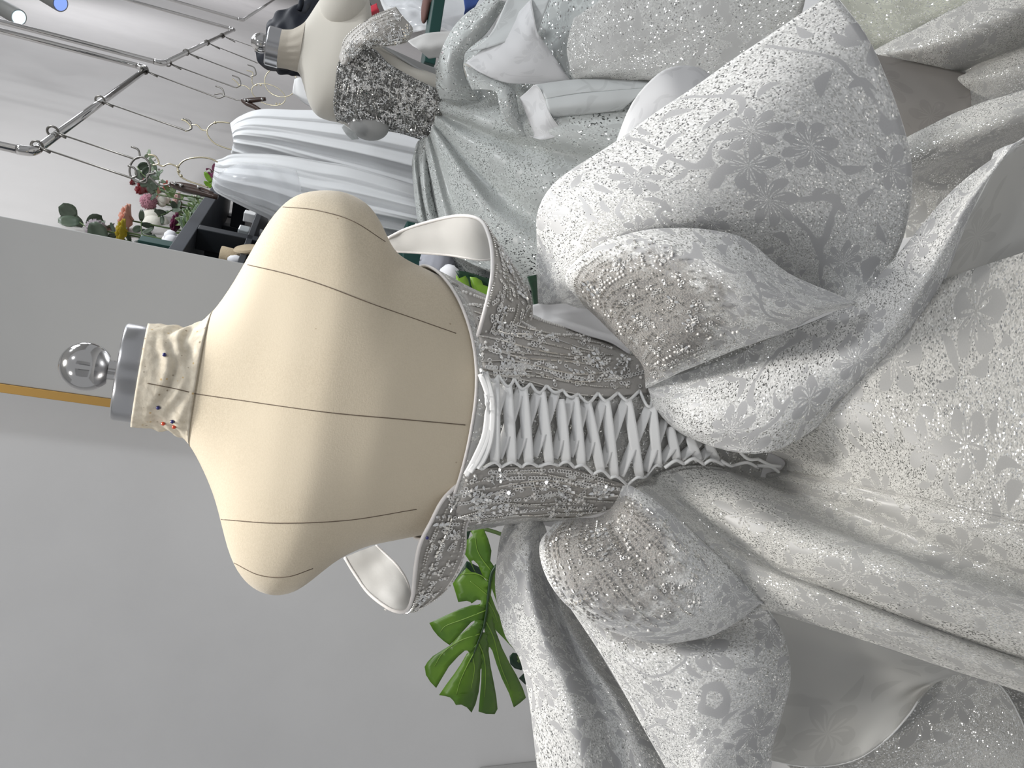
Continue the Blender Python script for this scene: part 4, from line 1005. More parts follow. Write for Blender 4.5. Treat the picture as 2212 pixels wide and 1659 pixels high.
def ringpx(cx, cy, rx, ry, rot, n=26):
    return [(cx + rx * math.cos(t) * math.cos(rot) - ry * math.sin(t) * math.sin(rot), cy + rx * math.cos(t) * math.sin(rot) + ry * math.sin(t) * math.cos(rot)) for t in np.linspace(0, 6.2832, n)]
def hanger(lab, d, hook, neck, ring, beads_=()):
    p0 = CC + ray(*neck[-1]) * d
    t = thing('wire_hanger', p0, lab, 'hanger', 'pale gold wire hangers')
    wire('hook', hook, d, .0021, M_goldwire, t); wire('neck', neck, d, .0018, M_goldwire, t); wire('loop', ring, d, .0019, M_goldwire, t)
    for b in beads_: ball('clip', CC + ray(*b) * d, .004, M_goldwire, t, 10, 8)
dA = HEND[2]; dB = HEND[1]
hanger('pale gold wire hanger holding up the larger white tulle skirt', dA, [(392,258),(402,262),(410,270),(412,275),(408,281),(400,283)], [(411,270),(425,270),(436,280),(447,282)],
       [(497,266),(480,264),(464,265),(452,273),(447,283),(451,296),(463,309),(480,317),(502,324)], [(465,265)])
hanger('pale gold wire hanger over the flowers, holding the nearer tulle skirt', dB, [(320,334),(335,337),(343,350),(340,355),(330,356)], [(341,355),(352,359),(365,354),(384,360)],
       [(470,350),(455,343),(435,340),(412,342),(396,348),(386,359),(384,370),(390,381),(405,390),(425,397),(450,405)], [(384,360),(386,370),(391,380)])
hanger('pale gold hanger with two thin rings beside the second dress form neck', HEND[4] + .1, [(502,170),(512,178),(516,186),(510,190)], [(516,183),(530,186),(541,194)], ringpx(607, 178, 36, 31, .3), [(554,184),(563,184)])
hanger('faint gold wire hanger behind the double ring', HEND[4] + .35, [(533,152),(545,156),(546,163),(541,165)], [(546,162),(544,175),(548,186)], ringpx(580, 204, 38, 21, .35), [(597,224),(604,224)])
def clamp_hanger(lab, d, pts, pts2, glints):
    t = thing('clip_hanger', CC + ray(*pts[0]) * d, lab, 'hanger', 'dark wooden clip hangers')
    for q in (pts, pts2):
        p = cr1(np.array([CC + ray(x, y) * d for x, y in q]), 14)
        tube('jaw', p, [.006, .009, .008, .006], M_wood, t, n=10)
    for g in glints: ball('rivet', CC + ray(*g) * (d - .012), .0042, M_chrome, t, 10, 8)
    return t
t = clamp_hanger('dark wooden clip hanger beyond the larger tulle skirt', HEND[3], [(522,217),(540,217),(560,215),(574,214)], [(524,218),(535,224),(548,230),(562,238)], [(530,216),(536,217),(566,214)])
wire('hook', [(463,204),(478,202),(484,207),(478,211)], HEND[3], .0022, M_rod, t); wire('neck', [(482,206),(500,212),(512,216),(523,217)], HEND[3], .002, M_rod, t)
t = clamp_hanger('dark wooden clip hanger lying over the flowers', HEND[0] + .05, [(368,398),(395,402),(425,408),(460,420)], [(372,400),(400,408),(435,416),(470,426)], [(378,396),(391,400),(429,404)])
wire('ring', ringpx(302, 366, 22, 27, .2), HEND[0] + .02, .0022, M_rod, t); wire('neck', [(283,384),(300,392),(316,394),(318,378),(335,374)], HEND[0] + .02, .0022, M_rod, t)
wire('neck', [(322,382),(345,400),(368,398)], HEND[0] + .04, .002, M_rod, t)
# ------------------------------------------------------------------ tulle skirts on the rail
def tulle(lab, L, R_, Y0, mat, seed, folds=9, amp=.025):
    """L and R_ are the left (lower) and right (upper) outlines from the hanger down"""
    t = thing('tulle_skirt', P(*R_[-1], Y0) * np.array([1, 1, 0]), lab, 'skirt')
    for lay, (dy, mm) in enumerate(((.0, mat), (.045, M_tulle2))):
        Lp, Rp = cr1(np.array(L, float), 60), cr1(np.array(R_, float), 60); k = 90; V = []
        q = np.random.default_rng(seed + lay); ph = q.uniform(0, 6.28, 4)
        for i in range(60):
            u = i / 59
            for j in range(k):
                v = j / (k - 1); x, y = Rp[i] * (1 - v) + Lp[i] * v
                w = math.sin(v * folds * 6.28 + ph[0] + 1.2 * u) + .4 * math.sin(v * folds * 2.3 * 6.28 + ph[1] - u * 2) + .4 * math.sin(v * 31 + ph[2] + 4 * u)
                bulge = -.10 * math.sin(math.pi * v) * (.4 + .6 * u)
                V.append(P(x, y, Y0 + dy + bulge + amp * w * (.35 + .65 * u)))
        mesh('tulle_layer', V, gridfaces(60, k), mm, t)
    return t
tulle('larger white tulle skirt hung behind the shoulder of the near dress form', [(508,322),(500,326),(506,336),(560,350),(640,380),(760,420),(900,470),(1010,520)], [(497,266),(520,250),(562,236),(640,237),(720,238),(800,240),(900,250),(1010,260)], 2.25, M_tulle, 3, 5, .009)
t = tulle('white tulle skirt with a glossy plastic-like front, hung nearest to the flowers', [(457,400),(470,418),(520,444),(570,468),(640,500),(760,520),(900,540),(1000,560)], [(466,346),(480,342),(510,332),(600,334),(690,348),(760,360),(880,396),(1000,430)], 1.98, M_tulle, 9, 5, .010)
patch('glossy_cover', [[(475,372,1.84),(520,352,1.83),(580,356,1.83),(640,372,1.84)], [(462,398,1.86),(520,386,1.80),(590,396,1.80),(650,416,1.82)], [(470,416,1.90),(525,430,1.85),(590,452,1.86),(640,480,1.88)]], M_plastic, t, (24, 36), wr=.006, ws=6)

# ------------------------------------------------------------------ dark shelf with flowers
ZS = 1.59
sa_, sb_ = PZ(389, 552, ZS), PZ(484, 428, ZS)
SLn = np.linalg.norm(sb_ - sa_); sd = np.array([.39, .92, 0]); sd /= np.linalg.norm(sd); sn = np.array([-sd[1], sd[0], 0])     # sn points to the wall
sh = thing('shelf_unit', (sa_ + sd * .4 + sn * .12) * np.array([1, 1, 0]), 'dark grey open shelf unit below the flowers', 'shelf')
ax2 = (sd[0], sd[1])
def shbox(name, s0, s1, w0, w1, z0, z1, mat): 
    c = sa_ + sd * (s0 + s1) / 2 + sn * (w0 + w1) / 2; c[2] = (z0 + z1) / 2
    return box(name, c, ((s1 - s0) / 2, (w1 - w0) / 2, (z1 - z0) / 2), mat, sh, ax2, .0015)
shbox('top_board', -.10, SLn + .22, 0, .19, ZS, ZS + .028, M_shelf)
shbox('shelf_board', -.10, SLn + .22, 0, .19, 1.30, 1.325, M_black); shbox('shelf_board', -.10, SLn + .22, 0, .19, .9, .925, M_black); shbox('bottom_board', -.10, SLn + .22, 0, .19, .05, .08, M_black)
shbox('back_panel', -.10, SLn + .22, .182, .19, .05, ZS, M_shelf)
for s in (-.095, .22, SLn + .06, SLn + .18):
    shbox('upright', s, s + .035, .0, .05, 0, ZS, M_black); shbox('upright', s, s + .035, .14, .18, 0, ZS, M_black)
    shbox('cross_rail', s + .004, s + .030, .05, .14, ZS - .06, ZS - .02, M_black); shbox('cross_rail', s + .004, s + .030, .05, .14, 1.33, 1.36, M_black)
def onshelf(x, y, w, zmin=None):
    """point on the upright plane that runs w behind the shelf's front edge"""
    p0 = sa_ + sn * w; r = ray(x, y); t = ((p0 - CC) @ sn) / (r @ sn); return CC + r * t
def shelf_item(x, y, w): return onshelf(x, y, w)
M_card = plain('white_card', (.80, .80, .80), .5); M_acry = plain('clear_acrylic', (.42, .45, .46), .12, coat=.5)
M_straw = plain('woven_straw', (.46, .37, .25), .8, bump=(260, .8), var=.2); M_cotton = plain('white_cotton', (.85, .85, .88), .9, bump=(60, .6))
ZI = shelf_item(553, 468, .013)[2]
shbox('shelf_board', -.10, SLn + .22, 0, .19, ZI - .014, ZI, M_black)
p = shelf_item(539, 468, .013); p[2] = ZI + .0145; tag(box('card_box', p, (.016, .012, .0145), M_card, None, ax2, .002), 'plain white card box on the dark shelf', 'box')
p = shelf_item(528, 506, .017); p[2] = ZI + .013; tag(box('clear_box', p, (.022, .016, .013), M_acry, None, ax2, .003), 'low clear plastic box in front of the white card box', 'box')
bk = thing('straw_basket', shelf_item(492, 558, .03), 'small woven straw basket with its lid propped open beside the dress form shoulder', 'basket')
pb_ = shelf_item(492, 558, .03)
lathe('basket_body', [(.022, 0), (.024, .02), (.025, pb_[2] - ZI + .012), (.024, pb_[2] - ZI + .016), (.020, pb_[2] - ZI + .017)], np.array([pb_[0], pb_[1], ZI]), M_straw, bk, 28)
lid = lathe('lid', [(.027, 0), (.028, .004), (.025, .008), (.003, .010)], shelf_item(533, 542, .0), M_straw, bk, 28, axis=(.8, -.35, .25))
ball('cotton_lining', shelf_item(510, 563, .02), .015, M_cotton, bk, 20, 12, (.8, .8, 1.2), .06, 3)
tag(ball('cotton_wad', shelf_item(563, 506, .06), .013, M_cotton, None, 16, 10, (1, 1, 1.1), .1, 8), 'ball of white cotton wadding beside the shelf', 'cotton')
# flowers: every bloom stands on a stem that reaches down to the shelf top
M_stem = plain('flower_stem', (.08, .13, .04), .6)
def stem(p, w, parent, r=.0022, lean=.02):
    b = p.copy(); b += sd * rng.uniform(-lean, lean); b[2] = ZS + .03
    if p[2] - b[2] > .01: tube('stem', cr1(np.array([p, (p + b) / 2 + sd * rng.uniform(-.01, .01), b]), 10), r, M_stem, parent, n=6)
def bloom_root(name, p, lab, cat='flower', group=None):
    b = p.copy(); b[2] = ZS + .03; return thing(name, b, lab, cat, group)
def petal(name, c, d, up, L, W, mat, parent, curl=.35, cupv=.25):
    """one petal: a small curved sheet from c along d"""
    d = d / np.linalg.norm(d); s = np.cross(up, d); s /= np.linalg.norm(s) + 1e-9; n_ = np.cross(d, s); V = []
    for i in range(6):
        t = i / 5; w = W * math.sin(math.pi * min(.97, .12 + .80 * t)) ** .7
        for j in (-1, -.5, 0, .5, 1): V.append(c + d * L * t + s * w * j + n_ * (L * curl * t * t + W * cupv * j * j))
    o = mesh(name, V, gridfaces(6, 5), mat, parent); md = o.modifiers.new('thickness', 'SOLIDIFY'); md.thickness = .0006; return o
def rose(p, r, mat, lab, w, name='rose'):
    r *= 1.35; t = bloom_root(name, p, lab)
    upv = np.array([0, 0, 1.0])
    for ring_, (k, tilt, L) in enumerate(((3, .25, .75), (4, .45, .95), (6, .85, 1.1), (7, 1.15, 1.2))):
        for i in range(k):
            a = 6.2832 * i / k + ring_ * .7; dd = np.array([math.cos(a) * math.sin(tilt), math.sin(a) * math.sin(tilt), math.cos(tilt)])
            petal('petal', p - upv * r * .5, dd, upv if tilt > .3 else np.array([math.cos(a), math.sin(a), .2]), r * L * 1.1, r * .52, mat, t, curl=-.15, cupv=.3)
    stem(p - upv * r * .4, w, t)
def pompon(p, r, mat, lab, w):
    t = bloom_root('pompon_flower', p, lab); V = []; F = []; k = 0
    tv, tf = t_prism(1, 1, 4); q = np.random.default_rng(int(abs(p[0]) * 1e4))
    ball('flower_head', p, r * .86, mat, t, 16, 10, bump=.04)
    for i in range(260):
        z = q.uniform(-1, 1); a = q.uniform(0, 6.28); d = np.array([math.sqrt(1 - z * z) * math.cos(a), math.sqrt(1 - z * z) * math.sin(a), z]); e = np.cross(d, [.3, .5, .8]); e /= np.linalg.norm(e); g = np.cross(d, e)
        b = p + d * r * .82; h = r * .24; s_ = r * .10
        V += [b + e * s_, b + g * s_, b - e * s_, b - g * s_, b + d * h]; F += [(k, k + 1, k + 4), (k + 1, k + 2, k + 4), (k + 2, k + 3, k + 4), (k + 3, k, k + 4)]; k += 5
    o = mesh('florets', V, F, mat, t); o['kind'] = 'stuff'
    stem(p, w, t)
def cotton(p, r, lab, w, mat):
    t = bloom_root('cotton_boll', p, lab)
    for d in ((1, 0, .2), (-1, 0, .1), (0, .8, .6), (0, -.8, -.2), (.2, .2, -.9)): ball('tuft', p + np.array(d) * r * .45, r * .62, mat, t, 14, 9, bump=.05, seed=int(d[0] * 5 + 9))
    stem(p, w, t, .003)
def sprig(name, pts, n_, L, W, mat, lab, w, cat='foliage', dots=None, up=.4):
    c = np.array([onshelf(x, y, w) for x, y in pts]); c = cr1(c, 20); t = bloom_root(name, c[0], lab, cat)
    b = c[0].copy(); b[2] = min(b[2], ZS + .03)
    tube('stem', np.concatenate([[b], c]) if np.linalg.norm(b - c[0]) > .004 else c, .0016, M_stem, t, n=6)
    q = np.random.default_rng(int(pts[0][0] * 7 + pts[0][1]))
    for i in range(n_):
        u = (i + .6) / n_ * 19; k = int(u); k = min(k, 18); tg = c[k + 1] - c[k]; tg /= np.linalg.norm(tg); a = q.uniform(0, 6.28)
        e = np.cross(tg, [.2, .3, .9]); e /= np.linalg.norm(e); g = np.cross(tg, e); dd = e * math.cos(a) + g * math.sin(a) + tg * up
        petal('leaf', c[k], dd, np.array([q.uniform(-1, 1), -1, q.uniform(-.3, 1)]), 1.4 * L * q.uniform(.8, 1.2), 1.4 * W * q.uniform(.8, 1.2), mat, t, curl=.1, cupv=.15)
    for d_ in (dots or []):
        ball('bud', onshelf(d_[0], d_[1], w), d_[2], d_[3], t, 10, 7, bump=.12, seed=int(d_[0]))
    return t
M_peach = plain('peach_petal', (.62, .30, .22), .6, var=.1); M_dred = plain('dark_red_petal', (.16, .012, .016), .5, var=.2); M_lilac = plain('dusty_lilac', (.30, .26, .28), .9, var=.1)
M_pinkp = plain('dusty_pink', (.46, .22, .27), .9, var=.1); M_yel = plain('yellow_petal', (.48, .36, .02), .6); M_whitef = plain('cream_fluff', (.74, .72, .64), .95, bump=(200, .8)); M_coral = plain('coral_petal', (.60, .14, .11), .6)
M_plum = plain('plum_petal', (.12, .01, .05), .6); M_blush = plain('blush_petal', (.66, .46, .42), .6); M_grass = leafmat('fine_green', (.06, .11, .03), (.16, .22, .08)); M_sage = leafmat('sage_green', (.16, .22, .15), (.26, .32, .22)); M_berry = plain('white_bud', (.62, .60, .55), .8)
W1 = .13
sprig('eucalyptus', [(225,530),(200,500),(170,478),(150,452)], 7, .034, .017, M_euca, 'grey-green eucalyptus sprig at the left end of the flowers', W1)
sprig('eucalyptus', [(300,545),(255,512),(215,490),(196,480)], 6, .030, .016, M_euca, 'low eucalyptus sprig behind the lilac pompon', .16)
pompon(onshelf(207, 496, W1 - .02), .026, M_lilac, 'dusty lilac pompon flower next to the eucalyptus', W1)
rose(onshelf(271, 474, W1), .027, M_peach, 'single peach rose standing by itself', W1)
rose(onshelf(262, 500, W1 - .03), .020, M_yel, 'yellow flower under the peach rose', W1, 'yellow_flower')
sprig('leaf_sprig', [(330,548),(312,520),(305,495),(306,474)], 10, .022, .006, M_euca, 'narrow dark sprig between peach rose and white cotton', W1)
sprig('leaf_sprig', [(320,550),(290,525),(262,516),(244,500)], 8, .022, .007, M_euca, 'short dark leaves under the yellow flower', W1)
cotton(onshelf(330, 486, .17), .045, 'big pale fluffy plume behind the flowers', .17, M_whitef)
cotton(onshelf(369, 520, .07), .024, 'white cotton boll at the shelf corner', .07, M_cotton)
rose(onshelf(305, 418, .15), .030, M_dred, 'large dark red bloom above the pink pompon', .15, 'red_flower')
rose(onshelf(286, 398, .14), .013, M_dred, 'small dark red bud at the far left tip', .14, 'red_bud')
rose(onshelf(310, 345, .14), .013, M_dred, 'small red bud beside the steel ring', .14, 'red_bud')
sprig('eucalyptus', [(340,420),(330,395),(310,378),(296,360)], 12, .020, .010, M_euca, 'eucalyptus sprig inside the steel ring', .06)
sprig('baby_breath', [(345,410),(342,380),(330,350),(318,330)], 16, .012, .004, M_sage, 'thin sage sprig at the tip of the flowers', .04, dots=[(322,330,.003,M_berry),(334,345,.004,M_berry),(343,366,.004,M_berry),(346,392,.004,M_berry),(350,388,.003,M_berry)])
pompon(onshelf(321, 436, .11), .024, M_pinkp, 'dusty pink pompon flower under the dark red bloom', .11)
rose(onshelf(340, 413, .12), .014, M_peach, 'small peach flower right of the pink pompon', .12, 'peach_flower')
rose(onshelf(358, 403, .13), .013, M_coral, 'small coral flower next to the clip hanger', .13, 'coral_flower')
cotton(onshelf(352, 432, .10), .020, 'creamy white plume flower beside the pink pompon', .10, M_whitef)
rose(onshelf(382, 438, .10), .020, M_blush, 'pale blush flower in the middle of the bunch', .10, 'blush_flower')
rose(onshelf(378, 484, .08), .019, M_plum, 'dark plum flower low beside the shelf edge', .08, 'plum_flower')
sprig('leaf_sprig', [(400,470),(380,452),(360,460),(342,468)], 9, .020, .006, M_euca, 'dark green leaves below the blush flower', .09)
sprig('leaf_sprig', [(400,480),(392,456),(380,430),(366,412)], 12, .020, .006, M_grass, 'green sprig behind the blush flower', .12)
for i, q in enumerate(([(415,500),(418,470),(425,440),(432,420)], [(405,510),(410,480),(430,460),(440,440)], [(420,495),(432,465),(445,445),(455,432)], [(400,515),(398,490),(410,470),(424,450)], [(396,505),(400,485),(416,462),(430,430)])):
    sprig('grass_bunch', q, 24, .020, .0028, M_grass if i % 2 else M_sage, ['tuft of fine green grass at the shelf edge', 'second tuft of fine green by the shelf edge', 'green tuft with white buds nearest the tulle', 'lowest tuft of fine grey-green', 'tall tuft of fine green behind the others'][i], .06, dots=[(430 + 8 * i, 428 + 3 * i, .004, M_berry), (448 + 2 * i, 440 - 2 * i, .0035, M_berry), (418 + 5 * i, 424, .0035, M_berry)])
sprig('dried_sprig', [(470,430),(462,408),(456,385),(462,366)], 14, .016, .005, M_plum, 'brownish dried sprig with white buds next to the tulle', .10, dots=[(452,370,.007,M_berry),(462,366,.006,M_berry),(456,380,.006,M_berry),(466,376,.006,M_berry),(450,384,.004,M_berry)])
sprig('leaf_sprig', [(466,420),(458,405),(456,395),(459,384)], 5, .026, .005, M_leafl, 'bright green blades in front of the dried sprig', .08)
o = box('vase_card', onshelf(338, 524, .05), (.02, .004, .035), M_dgreen, None, ax2, .001); tag(o, 'small dark teal card holder at the shelf front', 'card holder')

# ------------------------------------------------------------------ monstera plants
def outline(name, pts, parent, Y0, mat, mid, th=.0012, k=2.723, ox=700, oy=1050, fold=.35, bend=.0):
    """leaf blade: traced lobes on the leaf's own tilted, creased surface"""
    import bmesh
    lobes = pts if isinstance(pts[0], list) else [pts]
    a, b = [np.array((ox + x / k, oy + y / k)) for x, y in mid]
    ab = (b - a) / np.linalg.norm(b - a); nn = np.array([-ab[1], ab[0]])
    def Yat(p): s = (p - a) @ nn; l = (p - a) @ ab; return Y0 + fold * abs(s) * .0006 + bend * l * .0005
    V = []; F = []
    for lb in lobes:
        q = np.array([(ox + x / k, oy + y / k) for x, y in lb])
        tri = tessellate_polygon([[Vector((p[0], p[1], 0)) for p in q]])
        bm = bmesh.new(); vs = [bm.verts.new((p[0], p[1], 0)) for p in q]
        for t_ in tri:
            try: bm.faces.new([vs[i] for i in t_])
            except ValueError: pass
        for _ in range(2):
            bmesh.ops.subdivide_edges(bm, edges=[e for e in bm.edges if e.calc_length() > 16], cuts=1)
            bmesh.ops.triangulate(bm, faces=bm.faces[:])
        bmesh.ops.recalc_face_normals(bm, faces=bm.faces[:])
        bm.verts.index_update(); o_ = len(V)
        for fc in bm.faces:
            ids = [v.index + o_ for v in fc.verts]
            F.append(ids if fc.normal.z > 0 else ids[::-1])
        V += [P(v.co.x, v.co.y, Yat(np.array([v.co.x, v.co.y]))) for v in bm.verts]
        bm.free()
    o = mesh(name, V, F, mat, parent, smooth=True)
    md = o.modifiers.new('thickness', 'SOLIDIFY'); md.thickness = th
    return o, (lambda x, y: P(ox + x / k, oy + y / k, Yat(np.array((ox + x / k, oy + y / k))) - .0015))
pl = thing('monstera_plant', P(1060, 1330, 1.38) * np.array([1, 1, 0]), 'green monstera plant by the white wall, left of the gown', 'plant')
LF = [[(1005,478),(978,440),(985,380),(965,310),(935,243),(860,258),(876,290),(838,318),(828,400),(845,425),(862,452),(885,500),(893,508),(878,478),(866,440),(880,436),(905,460),(930,520),(962,562),(985,560)],
      [(985,540),(960,560),(925,530),(893,508),(866,505),(838,480),(800,520),(757,572),(775,630),(790,682),(840,674),(862,682),(868,690),(900,668),(925,672),(922,690),(895,702),(950,720),(965,700),(985,600)],
      [(958,690),(920,696),(868,700),(800,722),(720,758),(620,805),(642,845),(670,880),(706,912),(740,935),(770,905),(820,850),(866,800),(885,790),(886,802),(860,830),(930,850),(950,790)],
      [(945,800),(885,802),(840,842),(780,890),(745,935),(690,968),(640,1000),(608,1035),(592,1062),(600,1110),(625,1150),(660,1187),(690,1135),(735,1060),(790,1000),(828,967),(842,966),(862,985),(905,920)],
      [(910,910),(862,970),(840,985),(805,1045),(765,1105),(720,1165),(677,1228),(712,1234),(742,1242),(762,1262),(775,1286),(805,1284),(838,1300),(866,1331),(890,1280),(908,1210),(916,1140),(918,1080),(930,1050),(935,960)],
      [(900,930),(918,1050),(926,1078),(924,1150),(916,1240),(908,1325),(950,1338),(1002,1340),(1019,1310),(1012,1240),(998,1160),(978,1060),(966,970),(968,945),(960,860),(930,860)],
      [(940,830),(964,945),(976,948),(990,970),(1015,1050),(1045,1130),(1088,1220),(1115,1300),(1150,1275),(1186,1244),(1168,1190),(1130,1110),(1090,1040),(1045,950),(1008,850),(1000,790),(965,720),(950,780)],
      [(985,490),(1020,465),(1026,500),(1010,520),(1004,560),(1030,575),(1045,690),(1020,700),(1000,640),(985,600),(980,640),(1010,720),(1030,760),(1085,820),(1130,940),(1125,970),(1060,900),(1012,850),(985,790),(955,760),(968,620),(972,540)]]
o, at = outline('leaf', LF, pl, 1.36, M_leaf, ((1015,470),(860,1030)), fold=.5)
o['label'] = 'large split leaf with a dark midrib'
def veinpx(pts, r, mat, parent, at): tube('vein', cr1(np.array([at(*q) for q in pts]), 12 if len(pts) > 2 else 6), r, mat, parent, n=6)
veinpx([(1020,462),(985,510),(970,600),(945,800),(905,920),(862,1035)], [.0035,.003,.002,.0012], M_veind, o, at)
for v in ([(975,560),(910,520),(850,515),(800,522)], [(955,730),(830,780),(720,820),(685,855)], [(915,870),(800,910),(700,980),(650,1060)], [(880,985),(840,1060),(800,1150),(778,1230)], [(875,1010),(885,1080),(865,1190)], [(910,925),(940,1000),(950,1100),(945,1240)], [(955,800),(1000,900),(1040,1060),(1095,1195)], [(960,640),(900,590),(860,560)], [(985,500),(930,430),(900,370),(890,300)], [(965,680),(1000,740),(1020,800)]):
    veinpx(v, [.0013,.0006], M_vein, o, at)
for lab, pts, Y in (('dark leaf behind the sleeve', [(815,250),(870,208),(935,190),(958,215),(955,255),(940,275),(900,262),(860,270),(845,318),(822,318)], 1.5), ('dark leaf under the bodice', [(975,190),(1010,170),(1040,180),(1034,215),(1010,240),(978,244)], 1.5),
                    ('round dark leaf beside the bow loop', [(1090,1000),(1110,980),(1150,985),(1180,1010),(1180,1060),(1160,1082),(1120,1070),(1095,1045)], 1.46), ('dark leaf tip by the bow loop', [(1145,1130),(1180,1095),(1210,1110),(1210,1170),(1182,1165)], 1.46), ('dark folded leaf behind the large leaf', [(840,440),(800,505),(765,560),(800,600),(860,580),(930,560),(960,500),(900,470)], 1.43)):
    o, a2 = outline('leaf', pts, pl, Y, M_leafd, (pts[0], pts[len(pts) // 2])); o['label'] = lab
rt = np.array([pl.location.x, pl.location.y, .22])
tube('stem', cr1(np.array([P(1077, 1218, 1.36), P(1110, 1225, 1.38), P(1200, 1260, 1.42), rt]), 20), .005, M_stem, pl, n=8)
tube('stem', cr1(np.array([P(1118, 1430, 1.46), P(1180, 1400, 1.46), rt + np.array([.03, .02, 0])]), 14), .004, M_stem, pl, n=8)
tube('stem', cr1(np.array([P(1040, 1140, 1.50), P(1150, 1180, 1.48), rt + np.array([-.03, .02, 0])]), 14), .004, M_stem, pl, n=8)
lathe('pot', [(.10, 0), (.13, .22), (.135, .24), (.12, .24), (.115, .21)], (pl.location.x, pl.location.y, 0), M_card, pl, 32)
p2 = thing('monstera_plant', P(1080, 640, 1.5) * np.array([1, 1, 0]), 'lime green leaves glimpsed through the right strap loop', 'plant')
kx = dict(k=5.82, ox=820, oy=450)
for lab, pts, Y, mm in (('lime leaf lobe left of the dark vein', [(960,830),(1000,880),(1078,850),(1110,900),(1140,1010),(1130,1060),(1000,990),(960,930)], 1.5, M_leafl), ('lime leaf lobe beside the strap', [(1135,860),(1210,870),(1280,910),(1300,960),(1400,1000),(1420,1120),(1350,1130),(1190,1060),(1150,960)], 1.505, M_leafl),
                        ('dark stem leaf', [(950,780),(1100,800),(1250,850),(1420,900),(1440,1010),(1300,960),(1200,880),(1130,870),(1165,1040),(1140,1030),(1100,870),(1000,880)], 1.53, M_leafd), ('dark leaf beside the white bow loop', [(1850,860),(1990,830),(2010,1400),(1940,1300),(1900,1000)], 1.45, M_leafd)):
    o, a2 = outline('leaf', pts, p2, Y, mm, (pts[0], pts[len(pts) // 2]), **kx); o['label'] = lab
r2_ = np.array([p2.location.x, p2.location.y, .2])
tube('stem', cr1(np.array([P(1012, 620, 1.52), P(1060, 660, 1.52), r2_]), 14), .004, M_stem, p2, n=8)
lathe('pot', [(.09, 0), (.115, .19), (.12, .21), (.105, .21), (.10, .18)], (p2.location.x, p2.location.y, 0), M_card, p2, 32)

# ------------------------------------------------------------------ dark cabinet and bits seen between the two gowns
cab = tag(box('storage_box', P(905, 570, 1.80) + np.array([.0, .06, -.06]), (.09, .05, .10), M_dgreen, None, (1, .3), .004), 'dark green storage box seen under the right strap', 'box')
tag(ball('crumpled_cloth', P(945, 572, 1.75), .05, plain('grey_white_cloth', (.42, .43, .48), .8, bump=(40, 1)), None, 24, 16, (1.2, .8, .8), .07, 5), 'crumpled pale grey cloth seen through the right strap loop', 'cloth')
tag(ball('cotton_wad', P(970, 597, 1.66), .026, M_cotton, None, 20, 12, (1, 1, .9), .05, 6), 'small white wad beside the lime leaves', 'cotton')
tag(box('storage_box', P(860, 496, 2.25), (.06, .06, .06), M_black, None, (1, .2), .004), 'small black box between the shoulder and the tulle', 'box')
tag(ball('cotton_wad', P(836, 484, 2.2), .018, M_cotton, None, 16, 10, (1, 1, .8), .08, 2), 'crumpled white scrap above the black box', 'cotton')

# ------------------------------------------------------------------ things behind the second dress form
bg = thing('padded_jacket', P(640, 90, 2.6) * np.array([1, 1, 0]) + np.array([0, 0, 1.2]), 'glossy black padded jacket hanging behind the second dress form neck', 'jacket')
patch('jacket_body', [[(576,60,2.6),(590,38,2.55),(640,12,2.5),(700,-10,2.5),(790,-30,2.55)], [(572,90,2.55),(600,66,2.46),(650,50,2.42),(720,20,2.42),(800,8,2.45)], [(575,120,2.55),(610,110,2.45),(660,100,2.42),(730,80,2.42),(815,18,2.45)], [(585,150,2.58),(620,160,2.52),(660,165,2.5),(730,150,2.5),(820,40,2.55)]], M_vinyl, bg, (40, 50), wr=.012, ws=5)
patch('sleeve', [[(556,92,2.6),(552,110,2.58),(556,132,2.56),(575,150,2.56),(610,158,2.56)], [(575,88,2.55),(575,112,2.50),(582,132,2.48),(600,142,2.48),(640,150,2.5)], [(590,84,2.58),(600,110,2.55),(610,128,2.54),(630,134,2.54),(660,140,2.55)]], M_vinyl, bg, (24, 30), wr=.006, ws=6)
tube('hood_strap', [P(646, 22, 2.45), P(650, 10, 2.45), P(652, -6, 2.46)], .008, M_vinyl, bg, n=8)
rd = thing('folded_cloth', P(800, 22, 2.5), 'small red cloth hanging beside the black jacket', 'cloth')
patch('cloth_sheet', [[(778,18,2.30),(795,14,2.29),(814,8,2.3)], [(782,30,2.28),(800,26,2.27),(817,20,2.28)], [(792,40,2.30),(806,34,2.29),(820,26,2.3)]], M_red, rd, (14, 16), wr=.003)
pb = thing('garment_bag', P(900, 30, 2.9) * np.array([1, 1, 0]) + np.array([0, 0, .6]), 'clear plastic garment bags lit bright behind the second gown', 'garment bag')
patch('plastic_sheet', [[(820,-40,2.9),(900,-40,2.85),(960,-30,2.8),(1060,-40,2.8)], [(830,5,2.8),(890,0,2.72),(940,20,2.72),(1040,20,2.72)], [(860,20,2.75),(910,26,2.68),(950,40,2.68),(1010,60,2.7)], [(880,60,2.75),(920,56,2.7),(960,62,2.7),(1000,90,2.72)]], M_plastic, pb, (40, 50), wr=.02, ws=5)
patch('white_garment', [[(800,-60,3.0),(930,-60,2.98),(1100,-60,2.95)], [(830,20,2.95),(930,20,2.92),(1080,20,2.9)], [(870,75,2.95),(940,66,2.92),(1060,90,2.9)]], M_card, pb, (20, 30), wr=.01)
tag(ball('hat', P(922, 8, 2.6), .045, M_brown, None, 20, 12, (1.5, .6, .35), .02), 'small dark brown item lying among the plastic bags', 'hat')
bc_ = thing('folded_cloth', P(1010, 10, 2.3), 'deep blue cloth beside the plastic garment bags', 'cloth')
patch('cloth_sheet', [[(1000,-10,2.3),(1020,-12,2.3),(1045,-20,2.3)], [(1004,20,2.28),(1014,16,2.28),(1030,8,2.28)], [(1002,34,2.3),(1008,30,2.3),(1018,22,2.3)]], M_navy, bc_, (12, 14), wr=.003)
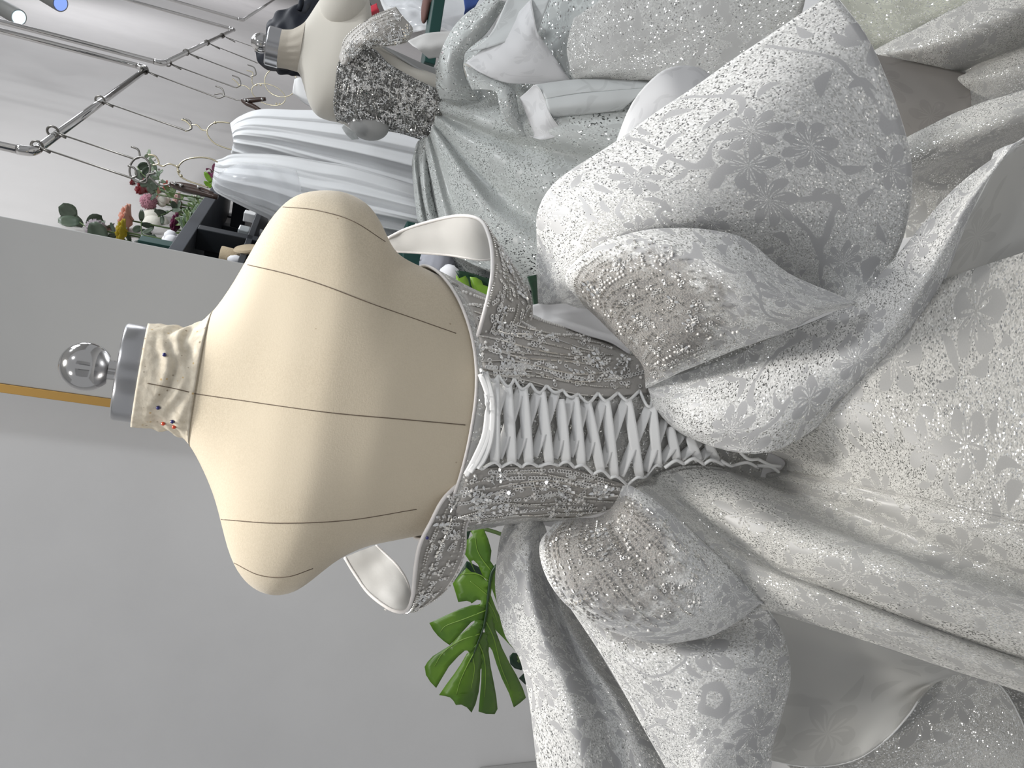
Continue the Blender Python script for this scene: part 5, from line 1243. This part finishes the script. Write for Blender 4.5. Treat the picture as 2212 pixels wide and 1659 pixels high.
tag(box('storage_box', P(930, 60, 2.5) + np.array([0, .05, -.015]), (.12, .05, .018), M_dgreen, None, (1, .1), .003), 'flat dark green box edge below the plastic bags', 'box')
wc = thing('white_cloth', P(905, 100, 2.2), 'pale cloth hanging behind the crystal bodice', 'cloth')
patch('cloth_sheet', [[(880,88,2.2),(920,72,2.2),(980,66,2.2)], [(900,104,2.18),(930,98,2.18),(970,96,2.18)], [(925,125,2.2),(945,124,2.2),(965,120,2.2)]], M_lining, wc, (14, 18), wr=.004)
wc = thing('white_cloth', P(645, 190, 2.3), 'scrap of white cloth beside the second dress form shoulder', 'cloth')
patch('cloth_sheet', [[(636,172,2.3),(650,168,2.3),(680,175,2.3)], [(632,200,2.28),(650,205,2.28),(690,215,2.28)], [(640,206,2.3),(660,225,2.3),(700,245,2.3)]], M_card, wc, (12, 14), wr=.003)

# ------------------------------------------------------------------ spot lamps under the ceiling
M_lampbody = plain('lamp_body', (.20, .20, .19), .45)
def emit(name, col, st):
    N = NT(name); N.b.inputs['Emission Color'].default_value = c4(col); N.b.inputs['Emission Strength'].default_value = st; N.b.inputs['Base Color'].default_value = c4(col); return N.m
for (x, y), d, lab, mm in (((41, 38), 3.0, 'grey cylinder spot lamp near the corner, cool white glow', emit('cool_glow', (.75, .92, 1.0), .9)), ((131, 8), 3.3, 'grey cylinder spot lamp farther along, blue glow', emit('blue_glow', (.25, .38, .85), .8))):
    p = CC + ray(x, y) * d; q = CC + ray(x - 70, y - 42) * (d * 1.02); ax = q - p; ax /= np.linalg.norm(ax)
    t = thing('spot_lamp', p, lab, 'lamp', 'spot lamps under the ceiling')
    rl = 17.5 / f * d
    lathe('lamp_shade', [(rl * .80, .004), (rl * .98, 0), (rl, .002), (rl, .23), (rl * .9, .24), (.004, .24)], p, M_lampbody, t, 40, axis=ax)
    lathe('lamp_lens', [(.002, -.001), (rl * .84, -.0008), (rl * .80, .003)], p, mm, t, 32, axis=ax)
    tube('bracket', [p + ax * .22, p + ax * .25 + np.array([0, 0, .02]), np.array([(p + ax * .26)[0], (p + ax * .26)[1], HZ - .001])], .006, M_lampbody, t, n=8)
